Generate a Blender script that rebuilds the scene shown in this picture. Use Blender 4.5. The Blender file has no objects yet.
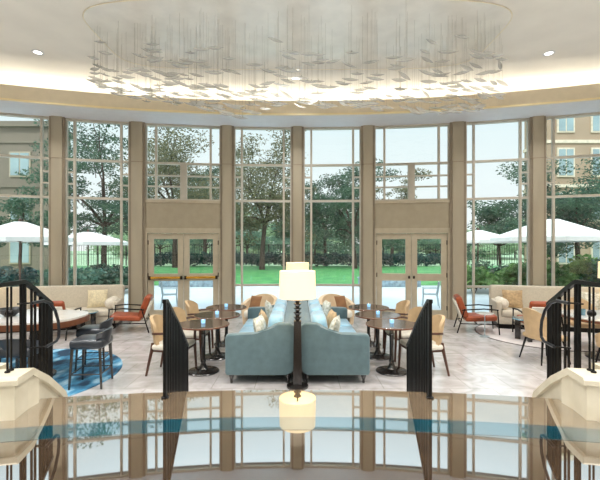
import bpy, bmesh, math, random
import numpy as np
from mathutils import Vector, Matrix
random.seed(7)
rng = np.random.default_rng(11)
PI = math.pi
sc = bpy.context.scene
COL = sc.collection

# ------------------------------------------------------------------ camera calibration
E, F, HX, HY = 1.95, 390.0, 297.5, 248.0      # eye height, focal px, principal point
cam_d = bpy.data.cameras.new('camera'); cam = bpy.data.objects.new('camera', cam_d); COL.objects.link(cam)
cam.location = (0, 0, E); cam.rotation_euler = (PI/2, 0, 0)
cam_d.sensor_fit = 'HORIZONTAL'; cam_d.sensor_width = 36.0; cam_d.lens = 36.0*F/600.0
cam_d.shift_x = (300-HX)/600.0; cam_d.shift_y = (HY-240)/600.0
cam_d.clip_start = 0.05; cam_d.clip_end = 600
sc.camera = cam

def gp(px, py, z=0.0):
    """world X, Y of a point at height z seen at a pixel of the photograph"""
    d = (E-z)*F/(py-HY)
    return ((px-HX)*d/F, d)

# ------------------------------------------------------------------ materials
def lin(c):
    if isinstance(c, str):
        c = c.lstrip('#'); c = [int(c[i:i+2], 16)/255 for i in (0, 2, 4)]
    return tuple((x/12.92 if x <= .04045 else ((x+.055)/1.055)**2.4) for x in c) + (1.0,)

def mat(name, col, rough=.5, metal=0., spec=.5, var=.12, vscale=6., bump=0., bscale=40., sheen=0., coat=0., ior=1.5, trans=0., emit=None, estr=0., stretch=(1, 1, 1), col2=None):
    m = bpy.data.materials.new(name); m.use_nodes = True
    nt = m.node_tree; b = nt.nodes['Principled BSDF']
    c = lin(col)
    b.inputs['Roughness'].default_value = rough; b.inputs['Metallic'].default_value = metal
    b.inputs['Specular IOR Level'].default_value = spec; b.inputs['IOR'].default_value = ior
    b.inputs['Sheen Weight'].default_value = sheen; b.inputs['Coat Weight'].default_value = coat
    b.inputs['Coat Roughness'].default_value = .05
    b.inputs['Transmission Weight'].default_value = trans
    if emit:
        b.inputs['Emission Color'].default_value = lin(emit); b.inputs['Emission Strength'].default_value = estr
    tc = nt.nodes.new('ShaderNodeTexCoord'); mp = nt.nodes.new('ShaderNodeMapping'); mp.inputs['Scale'].default_value = stretch
    nt.links.new(tc.outputs['Object'], mp.inputs['Vector'])
    n = nt.nodes.new('ShaderNodeTexNoise'); n.inputs['Scale'].default_value = vscale; n.inputs['Detail'].default_value = 5
    nt.links.new(mp.outputs['Vector'], n.inputs['Vector'])
    r = nt.nodes.new('ShaderNodeValToRGB')
    c2 = lin(col2) if col2 else tuple(max(0, x*(1-var)) for x in c[:3])+(1,)
    c1 = c if col2 else tuple(min(1, x*(1+var)) for x in c[:3])+(1,)
    r.color_ramp.elements[0].position = .35; r.color_ramp.elements[0].color = c2
    r.color_ramp.elements[1].position = .65; r.color_ramp.elements[1].color = c1
    nt.links.new(n.outputs['Fac'], r.inputs['Fac']); nt.links.new(r.outputs['Color'], b.inputs['Base Color'])
    if bump:
        n2 = nt.nodes.new('ShaderNodeTexNoise'); n2.inputs['Scale'].default_value = bscale
        nt.links.new(mp.outputs['Vector'], n2.inputs['Vector'])
        bp = nt.nodes.new('ShaderNodeBump'); bp.inputs['Strength'].default_value = bump; bp.inputs['Distance'].default_value = .02
        nt.links.new(n2.outputs['Fac'], bp.inputs['Height']); nt.links.new(bp.outputs['Normal'], b.inputs['Normal'])
    return m

M = {}
M['plaster'] = mat('ceiling_plaster', '#e6e3dc', .85, var=.03, vscale=1.5)
M['soffit'] = mat('daylit_soffit_paint', '#cfd3da', .8, var=.02)  # bluish daylight from the windows is mixed into this colour
M['fascia'] = mat('fascia_paint', '#dccfb6', .6, var=.03)
M['bead'] = mat('bead_paint', '#eedcae', .4, var=.02)
M['wall'] = mat('wall_paint', '#ddd8cf', .8, var=.03)
M['column'] = mat('bronze_column', '#aaa08c', .45, metal=.1, var=.06, vscale=3, stretch=(1, 1, .2))
M['column_dark'] = mat('column_reveal', '#8f8270', .5, metal=.1, var=.06)
M['mullion'] = mat('mullion_paint', '#bfb9ac', .45, metal=.15, var=.05)
M['spandrel'] = mat('spandrel_panel', '#a59a84', .5, metal=.1, var=.04)
M['door_frame'] = mat('door_bronze', '#b9ae98', .42, metal=.15, var=.05)
M['brass'] = mat('polished_brass', '#d9a945', .25, metal=.9, var=.05)
M['dark_hw'] = mat('dark_hardware', '#33291f', .4, metal=.6)
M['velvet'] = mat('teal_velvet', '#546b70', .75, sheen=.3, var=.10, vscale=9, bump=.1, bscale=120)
M['velvet_lit'] = mat('window_lit_velvet', '#86b2c8', .35, sheen=.5, var=.10, vscale=7)  # sofa velvet lightened to blue, window reflections put into the colour
M['cream'] = mat('cream_upholstery', '#cbc2b0', .85, sheen=.2, var=.06, vscale=30, bump=.15, bscale=200)
M['cream_pil'] = mat('cream_cushion', '#dccfae', .9, var=.12, vscale=25, bump=.2, bscale=150)
M['white_pil'] = mat('patterned_cushion', '#e4e3da', .9, vscale=22, col2='#a9a893')
M['tan_pil'] = mat('tan_cushion', '#b89d78', .9, var=.2, vscale=18)
M['fur'] = mat('fleece_bolster', '#e8e0cf', .95, var=.1, vscale=40, bump=.6, bscale=60)
M['brown_pil'] = mat('brown_cushion', '#8a6444', .9, var=.15)
M['tan_leather'] = mat('tan_leather', '#bda17b', .5, var=.06, vscale=10)
M['peach'] = mat('pale_peach_upholstery', '#d9c2a2', .8, sheen=.2, var=.05)
M['seat_white'] = mat('ivory_seat', '#d8d2c4', .7, var=.06)
M['wood'] = mat('walnut_frame', '#4a2b1c', .35, var=.2, vscale=12, stretch=(1, 1, .2))
M['orange'] = mat('orange_leather', '#97451f', .45, var=.15, vscale=7, coat=.1)
M['black'] = mat('black_metal', '#12100f', .4, metal=.5, spec=.4, var=.1)
M['bronze'] = mat('dark_bronze', '#2a2523', .22, metal=.5, ior=2.2, var=.15)
M['grey_rail'] = mat('grey_handrail', '#303238', .3, metal=.6, var=.1)
M['stool'] = mat('charcoal_leather', '#2c3138', .3, var=.15, coat=.2)
M['white_top'] = mat('white_stone_top', '#dfdcd6', .12, var=.07, vscale=3, coat=.5)
M['wood_edge'] = mat('table_edge_wood', '#6b4028', .4, var=.2, vscale=8)
M['table_top'] = mat('mocha_table_top', '#4f3e36', .08, var=.2, vscale=9, ior=3.6)
M['plinth'] = mat('cream_limestone', '#d3cbb6', .5, var=.06, vscale=4, col2='#c6bda6')
M['blue_top'] = mat('blue_lacquer_top', '#5f8796', .15, coat=.8)
M['votive'] = mat('votive_glass', '#8cc4e6', .1, emit='#9fd8ff', estr=.5)
M['flame'] = mat('candle_flame', '#fff4dc', .5, emit='#fff2d6', estr=6)
M['metal_pale'] = mat('pale_garden_metal', '#a8b4b8', .4, metal=.4)
M['canvas'] = mat('umbrella_canvas', '#d2d1cc', .9, var=.03)
M['bark'] = mat('tree_bark', '#3d2f26', .9, var=.3, vscale=5, stretch=(1, 1, .2), bump=.5, bscale=14)
M['stone_wall'] = mat('garden_stone', '#8296a0', .8, var=.3, vscale=5, bump=.4, bscale=8)
M['bldg'] = mat('facade_render', '#a59078', .9, var=.06, vscale=.6)
M['bldg_grey'] = mat('shaded_facade_stone', '#7a7163', .9, var=.08, vscale=.5)  # grey-beige facade, with its shade darkened into the colour
M['bldg_glass'] = mat('facade_glass', '#8ea3a6', .08, spec=.8, var=.2, vscale=.3)
M['bldg_trim'] = mat('facade_trim', '#d7cbb4', .8)
M['wicker'] = mat('flower_bloom', '#b98aa0', .8, var=.2)
M['wire'] = mat('suspension_wire_metal', '#a9a499', .4, metal=.4)
M['fitting'] = mat('leaf_fitting_metal', '#4c463d', .35, metal=.6)
M['plate'] = mat('chandelier_plate_lacquer', '#e3e0d9', .18, spec=.6, var=.06, vscale=2.5)
M['rim'] = mat('plate_rim_glow_tint', '#e9e0c8', .5, metal=.0)  # warm cream paints in the yellow glow along the recess edge
M['paving'] = mat('terrace_paving', '#c8d2d6', .3, var=.06, vscale=1.2)
M['drape'] = mat('bowl_ceramic', '#22262a', .3)

def tile_mat(name, c1, c2, grout, rough, scale, ior=1.5, spec=.5, rot=0, vein=None, coat=0., mortar=.006, off=.5, bw=1., bh=1., metal=0., dim=.85):
    m = bpy.data.materials.new(name); m.use_nodes = True; nt = m.node_tree; b = nt.nodes['Principled BSDF']
    tc = nt.nodes.new('ShaderNodeTexCoord'); mp = nt.nodes.new('ShaderNodeMapping'); mp.inputs['Rotation'].default_value = (0, 0, rot)
    nt.links.new(tc.outputs['Object'], mp.inputs['Vector'])
    br = nt.nodes.new('ShaderNodeTexBrick'); br.offset = off
    br.inputs['Color1'].default_value = lin(c1); br.inputs['Color2'].default_value = lin(c2); br.inputs['Mortar'].default_value = lin(grout)
    br.inputs['Scale'].default_value = scale; br.inputs['Mortar Size'].default_value = mortar; br.inputs['Brick Width'].default_value = bw; br.inputs['Row Height'].default_value = bh
    nt.links.new(mp.outputs['Vector'], br.inputs['Vector'])
    n = nt.nodes.new('ShaderNodeTexNoise'); n.inputs['Scale'].default_value = 2.2; n.inputs['Detail'].default_value = 9; n.inputs['Distortion'].default_value = 1.6
    nt.links.new(mp.outputs['Vector'], n.inputs['Vector'])
    r = nt.nodes.new('ShaderNodeValToRGB')
    r.color_ramp.elements[0].position = .3; r.color_ramp.elements[0].color = (dim*.85, dim*.83, dim*.8, 1)
    r.color_ramp.elements[1].position = .7; r.color_ramp.elements[1].color = (1.15, 1.15, 1.15, 1)
    nt.links.new(n.outputs['Fac'], r.inputs['Fac'])
    mx = nt.nodes.new('ShaderNodeMix'); mx.data_type = 'RGBA'; mx.blend_type = 'MULTIPLY'; mx.inputs[0].default_value = 1
    nt.links.new(br.outputs['Color'], mx.inputs[6]); nt.links.new(r.outputs['Color'], mx.inputs[7])
    last = mx.outputs[2]
    if vein:
        w = nt.nodes.new('ShaderNodeTexVoronoi'); w.feature = 'DISTANCE_TO_EDGE'; w.inputs['Scale'].default_value = 1.3
        ns = nt.nodes.new('ShaderNodeTexNoise'); ns.inputs['Scale'].default_value = 1.7; ns.inputs['Detail'].default_value = 6
        nt.links.new(mp.outputs['Vector'], ns.inputs['Vector'])
        ad = nt.nodes.new('ShaderNodeVectorMath'); ad.operation = 'ADD'
        nt.links.new(mp.outputs['Vector'], ad.inputs[0]); nt.links.new(ns.outputs['Color'], ad.inputs[1])
        nt.links.new(ad.outputs[0], w.inputs['Vector'])
        rr = nt.nodes.new('ShaderNodeValToRGB'); rr.color_ramp.elements[0].color = (1, 1, 1, 1); rr.color_ramp.elements[1].color = (0, 0, 0, 1)
        rr.color_ramp.elements[1].position = .03
        nt.links.new(w.outputs['Distance'], rr.inputs['Fac'])
        m2 = nt.nodes.new('ShaderNodeMix'); m2.data_type = 'RGBA'
        nt.links.new(rr.outputs['Color'], m2.inputs[0]); nt.links.new(last, m2.inputs[6]); m2.inputs[7].default_value = lin(vein)
        last = m2.outputs[2]
    nt.links.new(last, b.inputs['Base Color'])
    b.inputs['Metallic'].default_value = metal; b.inputs['Roughness'].default_value = rough; b.inputs['IOR'].default_value = ior; b.inputs['Specular IOR Level'].default_value = spec
    b.inputs['Coat Weight'].default_value = coat
    return m

M['floor'] = tile_mat('lobby_stone_floor', '#c9c6c6', '#bfbbbb', '#a6a19e', .2, 1.0, ior=3.2, spec=.6, coat=.2, bw=.6, bh=.6)
M['landing'] = tile_mat('polished_brown_marble', '#4a3929', '#413122', '#281d14', .025, 1.0, ior=6.5, spec=.5, bw=1.35, bh=4.2, off=0., mortar=.0035, dim=.8)
M['border'] = tile_mat('pale_border_marble', '#7c6a55', '#715f4a', '#4a3b2c', .03, 1.0, ior=6.8, spec=.5, bw=1.35, bh=4, off=0., mortar=.0035, dim=.9)
M['band'] = mat('dark_band_marble', '#0e404c', .03, ior=5.2, spec=.5, var=.2, vscale=4)

def glass_mat(name, tint, refl=.75):
    m = bpy.data.materials.new(name); m.use_nodes = True; nt = m.node_tree
    for n in list(nt.nodes):
        if n.type != 'OUTPUT_MATERIAL': nt.nodes.remove(n)
    out = [n for n in nt.nodes if n.type == 'OUTPUT_MATERIAL'][0]
    t = nt.nodes.new('ShaderNodeBsdfTransparent'); t.inputs['Color'].default_value = tint
    g = nt.nodes.new('ShaderNodeBsdfGlossy'); g.inputs['Roughness'].default_value = 0.0
    f = nt.nodes.new('ShaderNodeFresnel'); f.inputs['IOR'].default_value = 1.5
    mu = nt.nodes.new('ShaderNodeMath'); mu.operation = 'MULTIPLY'; mu.inputs[1].default_value = refl
    nt.links.new(f.outputs[0], mu.inputs[0])
    mx = nt.nodes.new('ShaderNodeMixShader'); nt.links.new(mu.outputs[0], mx.inputs[0])
    nt.links.new(t.outputs[0], mx.inputs[1]); nt.links.new(g.outputs[0], mx.inputs[2]); nt.links.new(mx.outputs[0], out.inputs[0])
    return m
M['glass'] = glass_mat('window_glass', (.93, .97, .97, 1), 1.6)
def leaf_mat():
    m = bpy.data.materials.new('clear_leaf_glass'); m.use_nodes = True; nt = m.node_tree
    for n in list(nt.nodes):
        if n.type != 'OUTPUT_MATERIAL': nt.nodes.remove(n)
    out = nt.nodes[0]; N = nt.nodes.new; K = nt.links.new
    t = N('ShaderNodeBsdfTransparent'); t.inputs['Color'].default_value = (.95, .95, .94, 1)
    d1 = N('ShaderNodeBsdfTranslucent'); d1.inputs['Color'].default_value = (.95, .95, .93, 1)
    d2 = N('ShaderNodeBsdfDiffuse'); d2.inputs['Color'].default_value = (.93, .93, .92, 1)
    d = N('ShaderNodeMixShader'); K(d1.outputs[0], d.inputs[1]); K(d2.outputs[0], d.inputs[2])
    g = N('ShaderNodeBsdfGlossy'); g.inputs['Roughness'].default_value = .06; g.inputs['Color'].default_value = (.32, .31, .3, 1)
    nz = N('ShaderNodeTexNoise'); nz.inputs['Scale'].default_value = 9
    rr = N('ShaderNodeMapRange'); rr.inputs['To Min'].default_value = .2; rr.inputs['To Max'].default_value = .6; K(nz.outputs['Fac'], rr.inputs['Value'])
    a = N('ShaderNodeMixShader'); K(rr.outputs[0], a.inputs[0]); K(t.outputs[0], a.inputs[1]); K(d.outputs[0], a.inputs[2])
    lw = N('ShaderNodeLayerWeight'); lw.inputs['Blend'].default_value = .5
    f = N('ShaderNodeMath'); f.operation = 'POWER'; K(lw.outputs['Facing'], f.inputs[0]); f.inputs[1].default_value = 2.2; f.use_clamp = True
    b = N('ShaderNodeMixShader'); K(f.outputs[0], b.inputs[0]); K(a.outputs[0], b.inputs[1]); K(g.outputs[0], b.inputs[2]); K(b.outputs[0], out.inputs[0])
    return m
M['leaf_glass'] = leaf_mat()

def shade_mat(name, col, strength):
    m = bpy.data.materials.new(name); m.use_nodes = True; nt = m.node_tree; b = nt.nodes['Principled BSDF']
    b.inputs['Base Color'].default_value = lin(col); b.inputs['Roughness'].default_value = .9
    n = nt.nodes.new('ShaderNodeTexNoise'); n.inputs['Scale'].default_value = 60
    r = nt.nodes.new('ShaderNodeValToRGB'); c = lin(col)
    r.color_ramp.elements[0].color = tuple(x*.93 for x in c[:3])+(1,); r.color_ramp.elements[1].color = c
    nt.links.new(n.outputs['Fac'], r.inputs['Fac']); nt.links.new(r.outputs['Color'], b.inputs['Emission Color'])
    b.inputs['Emission Strength'].default_value = strength
    return m
M['shade'] = shade_mat('linen_lamp_shade', '#f3dfb8', .62)
M['lens'] = shade_mat('downlight_lens', '#fff8ea', 4.0)

def foliage_mat(name, c1, c2, tr=.25):
    m = bpy.data.materials.new(name); m.use_nodes = True; nt = m.node_tree
    b = nt.nodes['Principled BSDF']; b.inputs['Roughness'].default_value = .7
    tc = nt.nodes.new('ShaderNodeTexCoord'); n = nt.nodes.new('ShaderNodeTexNoise'); n.inputs['Scale'].default_value = 1.3; n.inputs['Detail'].default_value = 6
    nt.links.new(tc.outputs['Object'], n.inputs['Vector'])
    r = nt.nodes.new('ShaderNodeValToRGB'); r.color_ramp.elements[0].position = .35; r.color_ramp.elements[1].position = .65
    r.color_ramp.elements[0].color = lin(c1); r.color_ramp.elements[1].color = lin(c2)
    nt.links.new(n.outputs['Fac'], r.inputs['Fac']); nt.links.new(r.outputs['Color'], b.inputs['Base Color'])
    t = nt.nodes.new('ShaderNodeBsdfTranslucent'); nt.links.new(r.outputs['Color'], t.inputs['Color'])
    mx = nt.nodes.new('ShaderNodeMixShader'); mx.inputs[0].default_value = tr
    out = [q for q in nt.nodes if q.type == 'OUTPUT_MATERIAL'][0]
    nt.links.new(b.outputs[0], mx.inputs[1]); nt.links.new(t.outputs[0], mx.inputs[2]); nt.links.new(mx.outputs[0], out.inputs[0])
    return m
M['leaf_dark'] = foliage_mat('dark_foliage', '#29473c', '#4f7054')
M['leaf_warm'] = foliage_mat('olive_foliage', '#414c38', '#7f7d58')
M['leaf_mid'] = foliage_mat('green_foliage', '#3f6a3a', '#7aa055')
M['leaf_pale'] = foliage_mat('hazed_foliage', '#7f9f7c', '#a9c19a')  # leaf colour paled to carry the haze of distance
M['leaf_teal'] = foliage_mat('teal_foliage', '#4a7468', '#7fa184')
M['leaf_hedge'] = foliage_mat('hedge_foliage', '#1e3f44', '#2f5a50', .1)
M['lawn'] = foliage_mat('lawn_grass', '#2c7038', '#4a9047', .0)
M['rug_blue'] = mat('blue_patterned_rug', '#3f86ac', .9, vscale=4.5, col2='#12354f', bump=.3, bscale=80, stretch=(1, .45, 1))
_r = [n for n in M['rug_blue'].node_tree.nodes if n.type == 'VALTORGB'][0].color_ramp
_r.elements[0].position = .4; _r.elements[1].position = .54; _e = _r.elements.new(.68); _e.color = lin('#a9cfe2')
M['rug_pale'] = mat('pale_round_rug', '#cbc3c0', .9, var=.05)
M['rug_edge'] = mat('rug_dark_border', '#5b5250', .9, var=.05)

# ------------------------------------------------------------------ mesh helpers
class MB:
    def __init__(s): s.b = bmesh.new()
    def _mat(s, vs, mt):
        if mt is not None: bmesh.ops.transform(s.b, matrix=mt, verts=vs)
    def box(s, x0, x1, y0, y1, z0, z1, r=0., seg=2, mt=None):
        g = bmesh.ops.create_cube(s.b, size=1)
        vs = g['verts']
        for v in vs:
            v.co = Vector(((x0+x1)/2+v.co.x*(x1-x0), (y0+y1)/2+v.co.y*(y1-y0), (z0+z1)/2+v.co.z*(z1-z0)))
        s._mat(vs, mt)
        if r > 0:
            es = list({e for v in vs for e in v.link_edges})
            rr = min(r, .49*min(x1-x0, y1-y0, z1-z0))
            bmesh.ops.bevel(s.b, geom=es, offset=rr, segments=seg, profile=.5, affect='EDGES')
        return vs
    def puff(s, cx, cy, cz, sx, sy, sz, p=3.2, n=6, mt=None):
        """soft cushion: a cube sphere pushed to a superellipsoid"""
        old = set(s.b.verts)
        g = bmesh.ops.create_cube(s.b, size=2)
        es = list({e for v in g['verts'] for e in v.link_edges})
        bmesh.ops.subdivide_edges(s.b, edges=es, cuts=n, use_grid_fill=True)
        vs = [v for v in s.b.verts if v not in old]
        for v in vs:
            c = v.co; k = (abs(c.x)**p+abs(c.y)**p+abs(c.z)**p)**(1/p)
            v.co = Vector((cx+c.x/k*sx/2, cy+c.y/k*sy/2, cz+c.z/k*sz/2))
        s._mat(vs, mt); return vs
    def pillow(s, w, h, t, mt=None, n=9):
        """square scatter cushion standing in local XZ, thickness along Y"""
        ring = {}; vs = []
        for sgn in (-1, 1):
            for i in range(n+1):
                for j in range(n+1):
                    u, v = 2*i/n-1, 2*j/n-1
                    edge = i in (0, n) or j in (0, n)
                    if edge and sgn == 1: ring[(1, i, j)] = ring[(-1, i, j)]; continue
                    th = t/2*((1-u**2)*(1-v**2))**.42
                    sh = 1-.06*(1-u*u if abs(v) > abs(u) else 1-v*v)
                    q = s.b.verts.new((u*w/2*sh, sgn*th, v*h/2*sh)); ring[(sgn, i, j)] = q; vs.append(q)
        for sgn in (-1, 1):
            for i in range(n):
                for j in range(n):
                    f = [ring[(sgn, i, j)], ring[(sgn, i+1, j)], ring[(sgn, i+1, j+1)], ring[(sgn, i, j+1)]]
                    if sgn == 1: f.reverse()
                    s.b.faces.new(f)
        s._mat(vs, mt); return vs
    def lathe(s, prof, cx=0, cy=0, n=24, mt=None, sx=1, sy=1):
        rings, vs = [], []
        for r, z in prof:
            if r < 1e-6:
                v = s.b.verts.new((cx, cy, z)); rings.append([v]); vs.append(v)
            else:
                rg = [s.b.verts.new((cx+sx*r*math.cos(2*PI*k/n), cy+sy*r*math.sin(2*PI*k/n), z)) for k in range(n)]
                rings.append(rg); vs += rg
        for a, b in zip(rings, rings[1:]):
            for k in range(n):
                k2 = (k+1) % n
                if len(a) == 1 and len(b) == 1: continue
                if len(a) == 1: s.b.faces.new((a[0], b[k2], b[k]))
                elif len(b) == 1: s.b.faces.new((a[k], a[k2], b[0]))
                else: s.b.faces.new((a[k], a[k2], b[k2], b[k]))
        s._mat(vs, mt); return vs
    def tube(s, pts, r, n=8, taper=None, mt=None, sq=False, closed=False):
        pts = [Vector(p) for p in pts]; rings = []; vs = []
        up0 = None
        m = len(pts)
        for i, p in enumerate(pts):
            if closed: d = pts[(i+1) % m]-pts[i-1]
            else: d = (pts[min(i+1, m-1)]-pts[max(i-1, 0)])
            d.normalize()
            ref = Vector((0, 0, 1)) if abs(d.z) < .95 else Vector((1, 0, 0))
            if up0 is not None: ref = up0
            a = d.cross(ref)
            if a.length < 1e-4: a = d.cross(Vector((0, 1, 0)))
            a.normalize(); bb = a.cross(d); bb.normalize(); up0 = bb
            rr = taper[i] if taper else r
            off = PI/4 if sq else 0
            k_n = 4 if sq else n
            rg = [s.b.verts.new(p+a*rr*math.cos(2*PI*k/k_n+off)+bb*rr*math.sin(2*PI*k/k_n+off)) for k in range(k_n)]
            rings.append(rg); vs += rg
        k_n = len(rings[0])
        pairs = list(zip(rings, rings[1:])) + ([(rings[-1], rings[0])] if closed else [])
        for a, b in pairs:
            for k in range(k_n): s.b.faces.new((a[k], a[(k+1) % k_n], b[(k+1) % k_n], b[k]))
        if not closed:
            s.b.faces.new(list(reversed(rings[0]))); s.b.faces.new(rings[-1])
        s._mat(vs, mt); return vs
    def prism(s, poly, a0, a1, axis='y', mt=None, r=0., seg=2):
        """polygon (u, w) extruded along an axis: y -> (u, a, w); z -> (u, w, a); x -> (a, u, w)"""
        f = {'y': lambda u, w, a: (u, a, w), 'z': lambda u, w, a: (u, w, a), 'x': lambda u, w, a: (a, u, w)}[axis]
        A = [s.b.verts.new(f(u, w, a0)) for u, w in poly]; B = [s.b.verts.new(f(u, w, a1)) for u, w in poly]
        n = len(poly)
        s.b.faces.new(A); s.b.faces.new(list(reversed(B)))
        for k in range(n): s.b.faces.new((A[k], B[k], B[(k+1) % n], A[(k+1) % n]))
        vs = A+B
        s._mat(vs, mt)
        if r > 0:
            es = [e for e in {e for v in vs for e in v.link_edges} if (e.verts[0] in A) == (e.verts[1] in A)]
            bmesh.ops.bevel(s.b, geom=es, offset=r, segments=seg, profile=.5, affect='EDGES')
        return vs
    def quad(s, a, b, c, d):
        return s.b.faces.new([s.b.verts.new(p) for p in (a, b, c, d)])
    def build(s, name, m, parent=None, smooth=True, angle=38):
        bmesh.ops.recalc_face_normals(s.b, faces=s.b.faces)
        me = bpy.data.meshes.new(name); s.b.to_mesh(me); s.b.free()
        me.materials.append(M[m] if isinstance(m, str) else m)
        if smooth:
            me.polygons.foreach_set('use_smooth', [True]*len(me.polygons))
            me.set_sharp_from_angle(angle=math.radians(angle))
        o = bpy.data.objects.new(name, me); COL.objects.link(o)
        if parent is not None: o.parent = parent
        return o

def R(ax, deg): return Matrix.Rotation(math.radians(deg), 4, ax)
def T(x, y, z): return Matrix.Translation((x, y, z))

def tag(o, label, cat, group=None, kind=None):
    if label: o['label'] = label
    if cat: o['category'] = cat
    if group: o['group'] = group
    if kind: o['kind'] = kind
    return o
def thing(name, label, cat, loc=(0, 0, 0), rz=0, group=None):
    o = bpy.data.objects.new(name, None); COL.objects.link(o); o.empty_display_size = .2
    o.location = loc; o.rotation_euler = (0, 0, math.radians(rz)); return tag(o, label, cat, group)
def struct(o):
    o['kind'] = 'structure'; return o
def kids(o): return [c for c in bpy.data.objects if c.parent is o]
def clone(root, loc, rz=None, label=None, group=None, scale=None):
    def cp(o, par):
        c = o.copy(); COL.objects.link(c)
        if par is not None: c.parent = par
        for k in kids(o): cp(k, c)
        return c
    c = cp(root, None); c.location = loc
    if rz is not None: c.rotation_euler = (0, 0, math.radians(rz))
    if label: c['label'] = label
    if group: c['group'] = group
    if scale: c.scale = scale
    return c

# ------------------------------------------------------------------ room shell
WC, WR = -12.9, 24.0          # plan arc of the glass wall
ZS, ZF, ZC = 5.37, 5.73, 6.1  # soffit, fascia top, ceiling
FR = 22.93                    # fascia radius
XS = 9.6                      # side walls
def arc(Rad, cy, xmax, n=48, rev=False):
    p = [(xmax*(-1+2*i/n), cy+math.sqrt(Rad**2-(xmax*(-1+2*i/n))**2)) for i in range(n+1)]
    return p[::-1] if rev else p
def wall_at(u):
    t = u/F; a, b, c = 1+t*t, -2*WC, WC*WC-WR*WR
    d = (-b+math.sqrt(b*b-4*a*c))/(2*a); return Vector((t*d, d, 0))

m = MB(); m.prism([(-XS, 3.3)]+[(XS, 3.3)]+arc(WR+.15, WC, XS, rev=True), -.06, 0, 'z'); struct(m.build('floor', 'floor', smooth=False))
m = MB(); m.prism([(-XS, -7), (XS, -7)]+arc(WR+.15, WC, XS, rev=True), ZC, ZC+.15, 'z'); struct(m.build('ceiling', 'plaster', smooth=False))
m = MB()
ai, ao = arc(FR, WC, XS), arc(WR+.25, WC, XS, rev=True)
m.prism(ai+ao, ZS, ZS+.05, 'z'); struct(m.build('ceiling_soffit', 'soffit', smooth=False))
m = MB(); m.prism(arc(FR, WC, XS)+arc(FR+.05, WC, XS, rev=True), ZS-.002, ZF, 'z'); struct(m.build('ceiling_fascia', 'fascia', smooth=False))
m = MB(); m.prism(arc(FR-.03, WC, XS)+arc(FR+.0, WC, XS, rev=True), ZS-.004, ZS+.035, 'z'); struct(m.build('trim_cove', 'bead', smooth=False))
m = MB(); m.prism(arc(WR+.1, WC, XS)+arc(WR+.25, WC, XS, rev=True), ZS, ZC, 'z'); struct(m.build('wall_front_header', 'wall', smooth=False))
for sx, nm in ((-1, 'left'), (1, 'right')):
    m = MB(); m.box(min(sx*XS, sx*(XS+.2)), max(sx*XS, sx*(XS+.2)), -7, 9.6, -.06, ZC); struct(m.build('wall_'+nm, 'wall', smooth=False))
m = MB(); m.box(-XS-.2, XS+.2, -7.2, -7, -.06, ZC); struct(m.build('wall_back', 'wall', smooth=False))

# ------------------------------------------------------------------ landing, steps, stair walls
LC, LR, ZL = -9.0, 12.85, .55
def ring(r0, r1, z0, z1, name, mtl, x=2.42):
    m = MB(); m.prism(arc(r0, LC, x, 24)+arc(r1, LC, x, 24, rev=True), z0, z1, 'z'); return struct(m.build(name, mtl, smooth=False))
m = MB(); m.prism([(-XS, -7), (XS, -7), (XS, 3.2), (2.45, 3.2)]+[(x, y) for x, y in arc(12.23, LC, 2.42, 24, rev=True)]+[(-2.45, 3.2), (-XS, 3.2)], 0, ZL, 'z')
struct(m.build('floor_landing', 'landing', smooth=False))
m = MB(); m.prism(arc(12.23, LC, 2.42, 24)+arc(LR, LC, 2.42, 24, rev=True), 0, ZL, 'z'); struct(m.build('floor_landing_border', 'border', smooth=False))
m = MB(); m.prism(arc(12.0, LC, 4.2, 32)+arc(12.23, LC, 4.2, 32, rev=True), ZL, ZL+.0015, 'z'); struct(m.build('trim_landing_band', 'band', smooth=False))
for k in (1, 2, 3):
    ring(LR+.36*(k-1), LR+.36*k, 0, ZL-.1375*k, 'floor_step_%d' % k, 'border', 2.5)

# ------------------------------------------------------------------ cream stair side walls
ZP = .90
for sx, nm in ((-1, 'left'), (1, 'right')):
    # local frame: u along the stair (radial), v outwards
    root = struct(thing('wall_stair_'+nm, None, None)) if False else None
    ang = math.atan2(2.3, 3.17-LC)
    XB = 2.3 if sx < 0 else 2.35
    base = Matrix.Translation((sx*XB, 3.17, 0)) @ Matrix.Rotation(-sx*ang, 4, 'Z')
    prof = [(0, 0), (0, ZP-.06), (.24, ZP-.06), (.55, ZP-.24), (.80, ZP-.42), (.93, ZP-.53), (1.0, ZP-.66), (1.02, .0)]
    m = MB(); m.prism(prof, 0, sx*.42, 'x', mt=base)
    m.prism([(sx*.0, 0), (sx*7.2, 0), (sx*7.2, .36), (sx*.0, .36)], 0, ZP-.06, 'z', mt=T(sx*(XB+.04), 3.17, 0))
    body = m.build('wall_stair_'+nm, 'plinth', smooth=False); struct(body)
    m = MB()
    cp = [(-.03, ZP-.06), (-.035, ZP-.02), (-.02, ZP), (.25, ZP), (.56, ZP-.17), (.82, ZP-.355), (.97, ZP-.47), (1.05, ZP-.62), (1.06, ZP-.8), (1.02, ZP-.8), (1.0, ZP-.66), (.93, ZP-.53), (.80, ZP-.42), (.55, ZP-.24), (.24, ZP-.06)]
    m.prism(cp, -sx*.035, sx*.455, 'x', mt=base)
    m.prism([(sx*.3, -.035), (sx*7.2, -.035), (sx*7.2, .4), (sx*.3, .4)], ZP-.06, ZP, 'z', mt=T(sx*(XB+.04), 3.17, 0))
    c = m.build('coping', 'plinth', body, smooth=True)

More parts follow.
